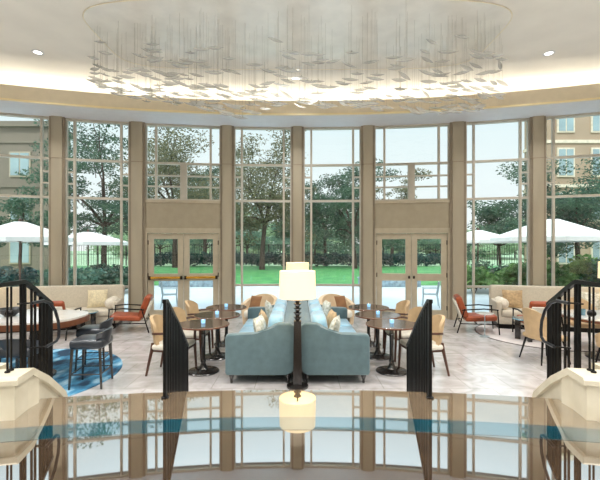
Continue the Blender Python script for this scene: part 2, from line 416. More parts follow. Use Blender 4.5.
# ------------------------------------------------------------------ stair railings on the side walls
def lerp(a, b, t): return a+(b-a)*t
def interp(x, xs, ys): return float(np.interp(x, xs, ys))
def side_railing(sx, label):
    root = thing('stair_railing', label, 'railing', (sx*(2.3 if sx < 0 else 2.35), 3.17, 0))
    ang = math.atan2(2.3, 3.17-LC); rot = Matrix.Rotation(-sx*ang, 4, 'Z')
    V = sx*.12
    def W(u, z): return (rot @ Vector((V, u, z)))
    us = [.05, .40, .45, .62, .80, .95, 1.0]; zs = [1.645, 1.645, 1.63, 1.55, 1.455, 1.38, 1.35]
    zb = lambda u: interp(u, [-.1, .25, .56, .82, .97, 1.05], [ZP, ZP, ZP-.17, ZP-.34, ZP-.47, ZP-.62])
    corner = W(.05, 1.645)
    pts = [Vector((sx*6.9, corner.y, 1.645)), Vector((sx*3, corner.y, 1.645))] + [W(u, z) for u, z in zip(us, zs)]
    m = MB(); m.tube(pts, .026, sq=True); m.build('top_rail', 'black', root)
    # balusters on the stretch along the steps
    for u, r in ((.37, .015), (.43, .015), (.56, .012), (.63, .012), (.75, .019), (.83, .013), (.90, .016), (.94, .013), (.98, .019)):
        zt = interp(u, us, zs)-.01
        m = MB(); m.tube([W(u, zb(u)), W(u, zt)], r, sq=True); m.build('baluster', 'black', root)
    # thin pairs with a collar
    def thin_pair(qs):
        for q in qs:
            m = MB(); m.tube([q+Vector((0, 0, ZP)), q+Vector((0, 0, 1.62))], .0085, n=6)
            m.lathe([(0, ZP), (.022, ZP), (.022, ZP+.012), (.01, ZP+.02)], q.x, q.y, n=10); m.build('baluster', 'black', root)
        q = (qs[0]+qs[1])/2; m = MB(); m.puff(q.x, q.y, 1.395, .07, .07, .06, p=2, n=3); m.build('collar', 'black', root)
    thin_pair([W(.14, 0), W(.20, 0)])
    x = .25
    while x < 4.4:
        thin_pair([Vector((corner.x+sx*(x+dx), corner.y, 0)) for dx in (0, .055)]); x += .30
    # lower loop handrail on brackets
    hu = [.22, .45, .58, .70, .77, .79, .78, .72, .5]; hz = [1.47, 1.46, 1.42, 1.33, 1.22, 1.12, 1.05, 1.02, 1.02]
    m = MB(); m.tube([rot @ Vector((-sx*.03, u, z)) for u, z in zip(hu, hz)], .015, n=8); m.build('handrail', 'grey_rail', root)
    for u, z in ((.3, 1.465), (.52, 1.02)):
        m = MB(); m.tube([rot @ Vector((-sx*.03, u, z)), rot @ Vector((V, u, z-.01))], .008, n=6); m.build('bracket', 'black', root)
    return root
side_railing(-1, 'black metal stair railing on the left cream stone wall, beside the high table')
side_railing(1, 'black metal stair railing on the right cream stone wall, in front of tan chairs')

# centre handrails of the steps, seen end on
def centre_rail(sx, label):
    a = Vector((sx*1.237, 3.64, 0)); d = Vector((sx*.10, 1.08, 0)); root = thing('step_handrail', label, 'railing', (a.x, a.y, ZL))
    n = 15; L = d.length
    zt = lambda t: interp(t, [0, .05, .2, .5, 1.], [.905, .90, .80, .60, .22])
    def zbase(t):
        y = (a+d*t); r = math.hypot(y.x, y.y-LC); return 0. if r < LR else -.1375*min(4, int((r-LR)/.36)+1)
    m = MB(); m.tube([d*t+Vector((0, 0, zt(t))) for t in (-.03, 0, .05, .2, .35, .5, .75, 1.0, 1.02)], .024, sq=True); m.build('top_rail', 'black', root)
    for k in range(n+1):
        t = k/n; p = d*t; r = .02 if k in (0, n) else .013
        m = MB(); m.tube([p+Vector((0, 0, zbase(t))), p+Vector((0, 0, zt(t)))], r, sq=True)
        if k == 0: m.lathe([(0, 0), (.035, 0), (.035, .012), (.02, .02)], n=12)
        m.build('newel_post' if k in (0, n) else 'baluster', 'black', root)
    return root
centre_rail(-1, 'black handrail down the steps, left of the near floor lamp and teal sofas')
centre_rail(1, 'black handrail down the steps, right of the teal sofas')

# ------------------------------------------------------------------ glazed wall: columns, windows, doors
offs = [-410, -324, -239, -159.5, -70, 0, 70, 159.5, 239, 324, 410]
pos = [wall_at(u) for u in offs]
halfw = {0: .17, 70: .185, 159.5: .205, 239: .18, 324: .19, 410: .19}
for i, (u, p) in enumerate(zip(offs, pos)):
    th = math.atan2(p.x, p.y-WC); rot = T(p.x, p.y, 0) @ Matrix.Rotation(-th, 4, 'Z'); w = halfw[abs(u)]
    m = MB(); m.box(-w, w, -.12, .2, 0, ZS, mt=rot); c = struct(m.build('trim_column_%d' % (i+1), 'column_dark', smooth=False))
    m = MB(); m.box(-w*.7, w*.7, -.16, -.12, 0, ZS, mt=rot); m.build('cover_strip', 'column', c, smooth=False)
    m = MB(); m.box(-w*1.0, w*1.0, -.165, -.119, 4.28, 4.295, mt=rot); m.build('joint', 'column_dark', c, smooth=False)

def bay(i, is_door, n):
    a, b = pos[i], pos[i+1]; d = b-a; L = d.length; th = math.atan2(d.y, d.x)
    mt = T(a.x, a.y, 0) @ Matrix.Rotation(th, 4, 'Z')
    x0, x1 = halfw[abs(offs[i])]-.02, L-halfw[abs(offs[i+1])]+.02
    W = x1-x0; v1, v2 = x0+W*.145, x0+W*.855
    name = 'window_%d' % n
    fr = MB(); zb = 2.48 if is_door else .04
    f = .028
    for v in (x0+.03, v1, v2, x1-.03):
        fr.box(v-f, v+f, -.05, .05, 3.28 if is_door else zb, ZS, mt=mt)
    for z in (ZS-.03, 4.29, 3.28) + (() if is_door else (.9, .07)):
        fr.box(x0, x1, -.045, .045, z-.03, z+.03, mt=mt)
    for z in (3.95, 3.65):
        if is_door: fr.box(x0, x1, -.04, .04, z-.02, z+.02, mt=mt)
        else:
            fr.box(x0, v1, -.04, .04, z-.02, z+.02, mt=mt); fr.box(v2, x1, -.04, .04, z-.02, z+.02, mt=mt)
    if is_door: fr.box((x0+x1)/2-.09, (x0+x1)/2+.09, -.06, .06, 3.28, 4.29, mt=mt)
    o = struct(fr.build(name, 'mullion', smooth=False))
    g = MB(); g.quad(*[mt @ Vector(q) for q in ((x0, .0, zb), (x1, .0, zb), (x1, .0, ZS), (x0, .0, ZS))]) if not is_door else g.quad(*[mt @ Vector(q) for q in ((x0, .0, 3.28), (x1, .0, 3.28), (x1, .0, ZS), (x0, .0, ZS))])
    g.build('pane', 'glass', o, smooth=False)
    if is_door:
        m = MB(); m.box(x0, x1, -.07, .07, 2.46, 3.26, mt=mt); m.build('spandrel', 'spandrel', o, smooth=False)
        m = MB(); m.box(x0, x1, -.09, .09, 3.2, 3.27, mt=mt); m.box(x0, x1, -.09, .09, 2.42, 2.5, mt=mt); m.build('spandrel_trim', 'door_frame', o, smooth=False)
    return o, mt, x0, x1

wn = 0; dn = 0
for i in range(10):
    is_door = i in (3, 6); wn += 1
    o, mt, x0, x1 = bay(i, is_door, wn)
    if is_door:
        dn += 1
        m = MB(); w = .075
        m.box(x0, x0+w, -.08, .08, 0, 2.44, mt=mt); m.box(x1-w, x1, -.08, .08, 0, 2.44, mt=mt); m.box(x0, x1, -.08, .08, 2.36, 2.44, mt=mt)
        D = struct(m.build('door_%d' % dn, 'door_frame', smooth=False))
        mid = (x0+x1)/2
        for (l, r, side) in ((x0+w+.01, mid-.006, 0), (mid+.006, x1-w-.01, 1)):
            m = MB(); st = .15; sy = .035
            m.box(l, l+st, -sy, sy, .02, 2.35, mt=mt); m.box(r-st, r, -sy, sy, .02, 2.35, mt=mt)
            for z0, z1 in ((2.2, 2.35), (1.04, 1.24), (.02, .24)): m.box(l+st, r-st, -sy, sy, z0, z1, mt=mt)
            leaf = m.build('door_leaf', 'door_frame', D, smooth=False)
            g = MB(); g.quad(*[mt @ Vector(q) for q in ((l+st, 0, .24), (r-st, 0, .24), (r-st, 0, 1.04), (l+st, 0, 1.04))])
            g.quad(*[mt @ Vector(q) for q in ((l+st, 0, 1.24), (r-st, 0, 1.24), (r-st, 0, 2.2), (l+st, 0, 2.2))]); g.build('door_pane', 'glass', leaf, smooth=False)
            if dn == 1:
                m = MB(); m.box(l+.06, r-.06, -.10, -.045, 1.1, 1.16, r=.012, mt=mt); m.build('push_bar', 'brass', leaf)
                m = MB(); m.box(l+.02, l+.08, -.11, -.035, 1.08, 1.18, r=.01, mt=mt); m.box(r-.08, r-.02, -.11, -.035, 1.08, 1.18, r=.01, mt=mt); m.build('bar_bracket', 'dark_hw', leaf)
            else:
                xx = r-.06 if side == 0 else l+.06
                m = MB(); m.puff(xx, -.06, 1.14, .06, .05, .09, p=2, n=3, mt=mt); m.build('door_knob', 'dark_hw', leaf)
            hx = l+.005 if side == 0 else r-.005
            m = MB()
            for z in (.3, 1.2, 2.1): m.box(hx-.012, hx+.012, -.05, -.03, z-.06, z+.06, mt=mt)
            m.build('hinge', 'dark_hw', leaf, smooth=False)

# ------------------------------------------------------------------ ceiling lights
def downlight(x, y, label):
    root = thing('recessed_downlight', label, 'light', (x, y, ZC), group=None)
    m = MB(); m.lathe([(.075, 0), (.11, -.002), (.115, -.012), (.1, -.016), (.078, -.012), (.075, 0)], n=24); m.build('trim_ring', 'soffit', root)
    m = MB(); m.lathe([(0, -.009), (.076, -.009), (.076, -.002), (0, -.002)], n=24); m.build('lens', 'lens', root)
    return root
downlight(-5.5, 8.26, 'round recessed downlight in the ceiling, left of the chandelier')
downlight(5.35, 8.3, 'round recessed downlight in the ceiling, right of the chandelier')
downlight(0, 9.0, 'round recessed downlight in the ceiling, behind the middle of the chandelier')
def area(name, loc, rot, sx, sy, power, col, shape='RECTANGLE'):
    l = bpy.data.lights.new(name, 'AREA'); l.shape = shape; l.size = sx; l.size_y = sy; l.energy = power; l.color = col
    o = bpy.data.objects.new(name, l); COL.objects.link(o); o.location = loc; o.rotation_euler = rot; return o
WARM = (1.0, .86, .66)
for (x, y) in [(-5.5, 8.26), (5.35, 8.3), (0, 9.0)] + [(x, y) for y in (4.8, 1.8, -1.2, -4.2) for x in (-7, -4.2, -1.4, 1.4, 4.2, 7)]:  # three visible downlights, then unseen rows of spots added as interior fill
    l = bpy.data.lights.new('downlight_and_fill_lamp', 'SPOT'); l.energy = 430; l.spot_size = math.radians(125); l.spot_blend = .7; l.shadow_soft_size = .12; l.color = (1, .985, .955)
    o = bpy.data.objects.new('downlight_and_fill_lamp', l); COL.objects.link(o); o.location = (x, y, ZC-.03)
# cove strip light, laid behind the fascia, shining up
nA = 16
for k in range(nA):
    xa, xb = -XS+2*XS*k/nA, -XS+2*XS*(k+1)/nA
    rr = FR+.62
    pa, pb = Vector((xa, WC+math.sqrt(rr**2-xa**2), 0)), Vector((xb, WC+math.sqrt(rr**2-xb**2), 0))
    mid = (pa+pb)/2; th = math.atan2(pb.y-pa.y, pb.x-pa.x)
    area('cove_lamp', (mid.x, mid.y, ZS+.1), (PI, 0, th), (pb-pa).length, .10, 9.0, (1, .93, .77))

# ------------------------------------------------------------------ chandelier
ch = thing('chandelier', 'wide chandelier of clear glass leaves hanging on wires from an oval ceiling plate', 'chandelier', (0, 7.75, ZC))
def sup(a, b, n, p=4.): 
    o = []
    for k in range(n):
        t = 2*PI*k/n; c, s_ = math.cos(t), math.sin(t)
        o.append((a*math.copysign(abs(c)**(2/p), c), b*math.copysign(abs(s_)**(2/p), s_)))
    return o
m = MB(); m.prism(sup(3.89, 1.27, 120, 5), -.014, -.001, 'z'); m.build('ceiling_plate', 'plate', ch, smooth=False)
m = MB(); m.tube([(x, y, -.012) for x, y in sup(3.9, 1.28, 120, 5)], .009, n=8, closed=True); m.build('lit_edge_rim', 'rim', ch)  # thin rim standing in for the lit edge of the ceiling recess
LBX = [92, 105, 130, 160, 200, 240, 262, 280, 310, 345, 380, 410, 445, 480, 492, 505]
LBY = [86, 92, 100, 104, 108, 121, 110, 105, 107, 110, 113, 114, 114, 110, 106, 92]
leaf_me = None
def leaf_mesh(n=10):
    L, Wd, Th = .33, .075, .02
    m = MB(); top, bot = [], []
    for i in range(n+1):
        t = -1+2*i/n; w = Wd/2*(1-abs(t)**2.0); z0 = .012*t*t
        row = []
        for v, zz in ((-1, 0), (0, Th/2), (1, 0), (0, -Th/2)):
            ww = max(w, .0015)
            row.append(m.b.verts.new((t*L/2, v*ww, z0+zz*(1-.7*t*t))))
        top.append(row)
    for a, b in zip(top, top[1:]):
        for k in range(4): m.b.faces.new((a[k], a[(k+1) % 4], b[(k+1) % 4], b[k]))
    m.b.faces.new(list(reversed(top[0]))); m.b.faces.new(top[-1])
    return m
cl = []
dark = [(147, 37), (190, 40), (215, 48), (275, 40), (371, 62), (462, 37), (448, 52), (425, 42), (477, 57), (491, 57), (406, 60), (100, 42), (105, 50), (152, 57), (140, 56), (172, 74), (196, 75), (234, 72), (268, 71), (309, 54), (432, 42), (476, 66), (467, 68), (495, 72), (441, 75), (427, 60), (396, 66), (427, 73)]
for px, py in dark: cl.append((px, py))
for _ in range(290):
    px = random.uniform(93, 503); lo = interp(px, LBX, LBY)
    py = lo-abs(random.gauss(0, 1))*17 if random.random() < .8 else lo-random.uniform(20, 60)
    cl.append((px, max(py, 40)))
items = []
for px, py in cl:
    s_ = max(0, 1-((px-298)/212)**2)**.25
    d = 7.75+random.uniform(-1, 1)*1.1*s_ - (.0 if py > 60 else .3)
    X = (px-HX)*d/F; z = E+(HY-py)*d/F
    z = min(z, ZC-.3)
    items.append((X, d-7.75, z-ZC))
items.sort(key=lambda q: q[1])
lm = leaf_mesh(); proto_leaf = lm.build('glass_leaf', 'leaf_glass', ch, angle=20)
leaf_me = proto_leaf.data
wire_me = {}
def wire_mb(h, m=None, off=(0, 0, 0)):
    m = m or MB(); x, y, z = off
    m.tube([(x, y, z+.004), (x, y, z+h)], .0018, n=4)
    m.lathe([(0, z+.003), (.012, z+.006), (.014, z+.014), (.003, z+.05)], x, y, n=6)
    return m
rest_leaf, rest_wire = MB(), MB()
for k, (x, y, z) in enumerate(items):
    tilt = random.gauss(10, 6) if x < 1.2 else random.gauss(3, 7)
    rz = random.gauss(-8, 14) if x < 1.5 else random.gauss(8, 18)
    h = -z-.05; sc_ = random.uniform(.8, 1.15)
    if k < 100:
        o = proto_leaf if k == 0 else proto_leaf.copy()
        if k: COL.objects.link(o)
        o.parent = ch; o.location = (x, y, z); o.rotation_euler = (random.gauss(-.4, .12), math.radians(tilt), math.radians(rz)); o.scale = (sc_, sc_, sc_)
        w = wire_mb(h).build('suspension_wire', 'wire', o)
        w.matrix_parent_inverse = Matrix()
        q = o.rotation_euler.to_matrix().to_4x4(); w.rotation_euler = q.inverted().to_euler(); w.scale = (1, 1, 1/sc_)
        w.scale = (1/sc_, 1/sc_, 1/sc_)
    else:
        mt = T(x, y, z) @ Matrix.Rotation(math.radians(rz), 4, 'Z') @ Matrix.Rotation(math.radians(tilt), 4, 'Y') @ Matrix.Rotation(random.gauss(-.4, .12), 4, 'X') @ Matrix.Scale(sc_, 4)
        tmp = leaf_mesh(); tme = bpy.data.meshes.new('t'); tmp.b.to_mesh(tme); tmp.b.free(); tme.transform(mt); rest_leaf.b.from_mesh(tme); bpy.data.meshes.remove(tme)
        wire_mb(h, rest_wire, (x, y, z))
o = rest_leaf.build('glass_leaves', 'leaf_glass', ch, angle=20); o['kind'] = 'stuff'
o = rest_wire.build('suspension_wires', 'wire', ch); o['kind'] = 'stuff'

# ------------------------------------------------------------------ floor lamps
def floor_lamp(loc, label, group=None):
    root = thing('floor_lamp', label, 'lamp', loc, group=group)
    m = MB(); m.lathe([(0, 0), (.15, 0), (.155, .012), (.15, .03), (.06, .045), (0, .05)], n=32); m.build('base', 'bronze', root)
    m = MB()
    a, b, z0, z1 = .062, .05, .04, .93
    m.prism([(-a, -a), (a, -a), (a, a), (-a, a)], z0, z0+.05, 'z')
    vs = m.box(-1, 1, -1, 1, 0, 1)
    for v in vs:
        k = lerp(a, b, v.co.z); v.co = Vector((v.co.x*k, v.co.y*k, lerp(z0+.05, z1, v.co.z)))
    m.build('post', 'bronze', root, smooth=False)
    m = MB(); z = .93
    for k in range(5):
        m.lathe([(0, z), (.022, z), (.055, z+.048), (.055, z+.056), (.022, z+.062), (0, z+.062)], n=8); z += .062
    m.lathe([(.012, z), (.012, 1.3)], n=8); m.build('stacked_stem', 'bronze', root, angle=20)
    m = MB(); m.lathe([(.255, 1.25), (.258, 1.25), (.25, 1.63), (.247, 1.63), (.255, 1.25)], n=40); m.build('lamp_shade', 'shade', root)
    m = MB(); m.puff(0, 0, 1.42, .06, .06, .1, p=2, n=3); m.build('bulb', 'lens', root)
    l = bpy.data.lights.new('lamp_bulb_light', 'POINT'); l.energy = 9; l.color = (1, .8, .55); l.shadow_soft_size = .05
    lo = bpy.data.objects.new('lamp_bulb_light', l); COL.objects.link(lo); lo.location = (loc[0], loc[1], loc[2]+1.5)
    return root
floor_lamp((0, 5.47, 0), 'floor lamp with lit drum shade at the near end of the teal sofas')
floor_lamp((0, 8.62, 0), 'floor lamp with lit drum shade at the far end of the teal sofas, half hidden')
floor_lamp((-7.3, 9.0, 0), 'floor lamp with cream shade by the far window, at the left edge')
floor_lamp((7.25, 9.0, 0), 'floor lamp with cream shade by the hedge window, at the right edge')

# ------------------------------------------------------------------ teal sofas, back to back
def teal_sofa(sx, label):
    # local: origin at near-back-floor corner, u outward (front at u=1), y along its length
    root = thing('sofa', label, 'sofa', (sx*.035, 5.56, 0)); L = 2.65
    prof = [(.12, .13), (.04, .17), (.0, .26), (.0, .78), (.02, .84), (.07, .87), (.24, .868), (.30, .845), (.42, .745), (.48, .724), (.58, .72), (.93, .715), (.985, .70), (1.0, .66), (1.0, .17), (.98, .13)]
    P = [(sx*u, z) for u, z in prof]
    for y0, y1 in ((0, .15), (L-.15, L)):
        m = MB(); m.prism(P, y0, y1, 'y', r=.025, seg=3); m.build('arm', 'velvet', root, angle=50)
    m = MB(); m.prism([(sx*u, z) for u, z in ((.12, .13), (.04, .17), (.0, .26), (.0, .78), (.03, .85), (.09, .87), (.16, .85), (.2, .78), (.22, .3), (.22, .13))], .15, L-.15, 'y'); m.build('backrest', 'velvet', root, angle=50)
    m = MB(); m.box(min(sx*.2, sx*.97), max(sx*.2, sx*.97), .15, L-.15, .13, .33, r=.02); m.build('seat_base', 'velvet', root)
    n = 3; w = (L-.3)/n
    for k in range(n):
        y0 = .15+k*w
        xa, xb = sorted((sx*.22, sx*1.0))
        m = MB(); m.box(xa, xb, y0+.004, y0+w-.004, .32, .50, r=.05, seg=4); m.build('seat_cushion', 'velvet_lit', root)
        m = MB(); m.puff(sx*.31, y0+w/2, .70, .24, w-.01, .48, p=4.5, n=7, mt=T(sx*.31, 0, .7) @ R('Y', -sx*8) @ T(-sx*.31, 0, -.7)); m.build('back_cushion', 'velvet_lit', root)
    for u, y in ((.1, .08), (.92, .08), (.1, L-.08), (.92, L-.08)):
        m = MB(); m.lathe([(0, 0), (.016, 0), (.02, .02), (.016, .04), (.036, .1), (.04, .135), (0, .135)], sx*u, y, n=12); m.build('leg', 'bronze', root)
    return root
teal_sofa(-1, 'teal velvet sofa left of the near floor lamp, facing left')
teal_sofa(1, 'teal velvet sofa right of the near floor lamp, facing right')
def pillow(loc, rz, lean, w, mtl, label, name='throw_pillow', group=None, t=.16, h=None):
    m = MB(); m.pillow(w, h or w, t)
    o = m.build(name, mtl, angle=60); o.location = loc
    o.rotation_euler = (Matrix.Rotation(math.radians(rz), 4, 'Z') @ Matrix.Rotation(math.radians(lean), 4, 'X')).to_euler()
    return tag(o, label, 'cushion', group)
for sx, sd in ((-1, 'left'), (1, 'right')):
    pillow((sx*.56, 5.98, .70), 90*sx-12, 16, .42, 'white_pil', 'pale patterned cushion nearest on the %s teal sofa' % sd)
    pillow((sx*.54, 6.42, .71), 90*sx+6, 16, .44, 'tan_pil', 'tan cushion second from the near end of the %s teal sofa' % sd)
    pillow((sx*.55, 7.72, .70), 90*sx+10, 16, .42, 'white_pil', 'pale patterned cushion at the far end of the %s teal sofa' % sd)

# ------------------------------------------------------------------ cafe tables with candles
def cafe_table(loc, label, group=None):
    root = thing('cafe_table', label, 'table', loc, group=group)
    m = MB(); m.lathe([(0, .728), (.385, .728), (.40, .735), (.402, .75), (.398, .757), (0, .758)], n=40); m.build('table_top', 'table_top', root)
    m = MB(); m.lathe([(.403, .73), (.408, .735), (.408, .748), (.4025, .752)], n=40); m.build('edge_band', 'wood_edge', root)
    m = MB(); m.lathe([(0, .728), (.12, .728), (.12, .715), (.035, .69), (.032, .62), (.04, .6), (.032, .58), (.032, .2), (.045, .17), (.035, .14), (.06, .07), (.075, .05), (0, .05)], n=20); m.build('pedestal', 'bronze', root)
    m = MB(); m.lathe([(0, 0), (.245, 0), (.25, .01), (.24, .022), (.1, .04), (.06, .055), (0, .055)], n=36); m.build('base', 'bronze', root)
    return root
def votive(loc, label):
    root = thing('candle_holder', label, 'candle', loc)
    m = MB(); m.lathe([(0, 0), (.03, 0), (.034, .01), (.035, .055), (.031, .055), (.032, .012), (0, .012)], n=18); m.build('glass_cup', 'votive', root)
    m = MB(); m.lathe([(0, .012), (.024, .012), (.024, .028), (0, .03)], n=12); m.build('wax', 'seat_white', root)
    m = MB(); m.lathe([(0, .03), (.006, .036), (.004, .05), (0, .06)], n=8); m.build('flame', 'flame', root)
cafe = []
def dining_chair(loc, rz, label):
    # faces +X
    root = thing('dining_armchair', label, 'chair', loc, rz)
    m = MB(); m.box(-.24, .27, -.25, .25, .40, .48, r=.035, seg=3); m.build('seat', 'seat_white', root)
    m = MB()
    # curved upholstered back shell
    n, k = 10, 6; g = [[], []]
    for side in (0, 1):
        for i in range(n+1):
            a = math.radians(-62+124*i/n); row = []
            for j in range(k+1):
                t = j/k; z = .44+t*(.45-.10*(abs(a)/1.08)**2.5)
                rr = .27+.02*t-(.05 if side else 0); cx = -.02-.05*t
                row.append(m.b.verts.new((cx-rr*math.cos(a), (rr+.0)*math.sin(a), z)))
            g[side].append(row)
    for side in (0, 1):
        for i in range(n):
            for j in range(k):
                m.b.faces.new((g[side][i][j], g[side][i+1][j], g[side][i+1][j+1], g[side][i][j+1]))
    for i in range(n):
        for j in (0, k): m.b.faces.new((g[0][i][j], g[0][i+1][j], g[1][i+1][j], g[1][i][j]))
    for j in range(k):
        for i in (0, n): m.b.faces.new((g[0][i][j], g[0][i][j+1], g[1][i][j+1], g[1][i][j]))
    m.build('backrest', 'tan_leather', root, angle=60)
    for s in (-1, 1):
        m = MB(); m.tube([(.25, s*.25, .66), (.25, s*.245, .4), (.27, s*.25, 0)], .02, taper=[.02, .026, .017], n=8); m.build('leg', 'wood', root)
        m = MB(); m.tube([(-.24, s*.2, .5), (-.25, s*.21, .38), (-.33, s*.23, 0)], .02, taper=[.02, .026, .017], n=8); m.build('leg', 'wood', root)
        m = MB(); m.tube([(.26, s*.25, .66), (.1, s*.285, .67), (-.12, s*.285, .66), (-.24, s*.2, .64)], .019, n=8); m.build('armrest', 'wood', root)
    m = MB(); m.tube([(.24, -.24, .38), (.24, .24, .38), (-.24, .2, .38), (-.24, -.2, .38)], .02, closed=True, sq=True); m.build('seat_frame', 'wood', root)
    return root
first_t = first_c = None
tl = {0: ('nearest', 6.16, 1.487), 1: ('middle', 7.0, 1.44), 2: ('farthest', 7.9, 1.44)}
proto_t = None; proto_c = None
for sx, sd in ((-1, 'left'), (1, 'right')):
    for k in range(3):
        wd, y, x = tl[k]; lab = 'round cafe table on the %s of the teal sofas, %s of the three' % (sd, wd)
        if proto_t is None: proto_t = cafe_table((sx*x, y, 0), lab, 'round cafe tables beside the teal sofas')
        else: clone(proto_t, (sx*x, y, 0), label=lab)
        votive((sx*(x+.01), y+.03, .7585), 'glowing votive candle on the %s %s cafe table' % (wd, sd))
        lab = 'tan backed wooden armchair facing the %s %s cafe table' % (wd, sd)
        loc = (sx*(x+.46), y-.04, 0); rz = (8 if k == 0 else 4)*(-1) if sx < 0 else 180+8
        if proto_c is None: proto_c = dining_chair(loc, rz, lab); proto_c['group'] = 'tan armchairs at the cafe tables'
        else: clone(proto_c, loc, rz, label=lab)

# ------------------------------------------------------------------ orange lounge chairs
def lounge(loc, rz, label):
    # faces +X, footprint .8 x .72
    root = thing('lounge_chair', label, 'armchair', loc, rz)
    tilt = T(-.2, 0, .36) @ R('Y', -20) @ T(.2, 0, -.36)
    m = MB(); m.box(-.26, .42, -.29, .29, .27, .40, r=.05, seg=4, mt=T(0, 0, .0) @ R('Y', -4)); m.build('seat_cushion', 'orange', root)
    m = MB(); m.box(-.33, -.19, -.3, .3, .36, .88, r=.055, seg=4, mt=tilt); m.build('back_cushion', 'orange', root)
    m = MB(); m.box(-.37, -.335, -.29, .29, .34, .80, r=.015, mt=tilt); m.build('back_panel', 'seat_white', root)
    for s in (-1, 1):
        y = s*.35
        m = MB(); m.tube([(.42, y, 0), (.38, y, .56)], .017, sq=True); m.build('leg', 'black', root)
        m = MB(); m.tube([(-.46, y, 0), (-.30, y, .56)], .017, sq=True); m.build('leg', 'black', root)
        m = MB(); m.tube([(.40, y, .56), (.1, y, .575), (-.36, y, .53)], .018, sq=True); m.build('armrest', 'black', root)
        m = MB(); m.tube([(.40, y, .24), (-.40, y, .22)], .014, sq=True); m.build('side_rail', 'black', root)
    m = MB(); m.tube([(.39, -.35, .25), (.39, .35, .25)], .014, sq=True); m.tube([(-.38, -.35, .23), (-.38, .35, .23)], .014, sq=True); m.tube([(-.05, -.35, .235), (-.05, .35, .235)], .014, sq=True); m.build('cross_rail', 'black', root)
    return root
lo = lounge((-3.95, 9.2, 0), 194, 'orange leather lounge chair with black frame near the left glass doors')
G = 'orange leather lounge chairs'
lo['group'] = G
clone(lo, (4.2, 9.15, 0), -16, label='orange leather lounge chair with black frame beside the small drinks table')
clone(lo, (5.25, 8.55, 0), 80, label='orange lounge chair seen from behind, behind the right stair railing')
clone(lo, (-5.3, 8.6, 0), 100, label='orange lounge chair behind the white high table on the left')

# ------------------------------------------------------------------ cream sofas along the window
def cream_sofa(loc, rz, label, W=2.05, arms=(1, 1)):
    # faces -Y, centred, back at y=+.42
    root = thing('cream_sofa', label, 'sofa', loc, rz)
    m = MB(); m.box(-W/2+.06, W/2-.06, -.36, .4, 0, .12); m.build('plinth_base', 'black', root, smooth=False)
    m = MB(); m.box(-W/2, W/2, -.42, .42, .12, .30, r=.03); m.build('seat_base', 'cream', root)
    for k in (0, 1):
        x0 = -W/2+.12+k*(W/2-.12)
        m = MB(); m.box(x0+.004, x0+W/2-.124, -.46, .24, .295, .46, r=.06, seg=4); m.build('seat_cushion', 'cream', root)
    m = MB(); m.box(-W/2, W/2, .22, .44, .25, 1.0, r=.06, seg=4, mt=T(0, .3, .4) @ R('X', -5) @ T(0, -.3, -.4)); m.build('backrest', 'cream', root)
    for s in (-1, 1):
        m = MB(); m.box(min(s*(W/2-.12), s*W/2), max(s*(W/2-.12), s*W/2), -.42, .3, .25, .66, r=.04, seg=3); m.build('arm', 'cream', root)
    return root
def on_wall(px, dist):
    p = wall_at(px-HX); th = math.atan2(p.x, p.y-WC); r = WR-dist
    return (r*math.sin(th), WC+r*math.cos(th), 0), -math.degrees(th)
l1, r1 = on_wall(86, .80); cs = cream_sofa(l1, r1, 'cream sofa under the window with the left umbrella, near the left orange chair'); cs['group'] = 'cream sofas along the window wall'
l2, r2 = on_wall(6, .80); clone(cs, l2, r2, label='cream sofa at the left edge, behind the black stair railing')
l3, r3 = on_wall(528, .80); clone(cs, l3, r3, label='cream sofa behind the drinks table and right orange chair')
l4, r4 = on_wall(607, .80); clone(cs, l4, r4, label='cream sofa at the right edge, behind the black stair railing')
def sofa_item(base, rz, dx, dy, z):
    v = Matrix.Rotation(math.radians(rz), 4, 'Z') @ Vector((dx, dy, 0)); return (base[0]+v.x, base[1]+v.y, z)
pillow(sofa_item(l1, r1, .46, .06, .68), r1+8, -18, .46, 'cream_pil', 'cream square cushion on the sofa near the left orange chair')
pillow(sofa_item(l3, r3, -.56, .06, .68), r3-8, -18, .46, 'tan_pil', 'beige square cushion on the sofa behind the right orange chair')
pillow(sofa_item(l4, r4, -.6, .06, .68), r4-8, -18, .46, 'white_pil', 'pale cushion on the sofa at the right edge, left one')
pillow(sofa_item(l4, r4, -.1, .03, .66), r4+8, -18, .42, 'tan_pil', 'tan cushion on the sofa at the right edge, right one')
def bolster(loc, rz, label):
    m = MB(); m.lathe([(0, -.28), (.09, -.27), (.13, -.22), (.135, 0), (.13, .22), (.09, .27), (0, .28)], n=20, mt=R('X', 90))
    o = m.build('round_bolster', 'fur', angle=60); o.location = loc; o.rotation_euler = (0, 0, math.radians(rz)); return tag(o, label, 'cushion')
bolster(sofa_item(l1, r1, .84, -.12, .6), r1, 'round fleece bolster at the arm of the sofa near the left orange chair')
bolster(sofa_item(l3, r3, -.86, -.12, .6), r3, 'round fleece bolster at the arm of the sofa behind the right orange chair')

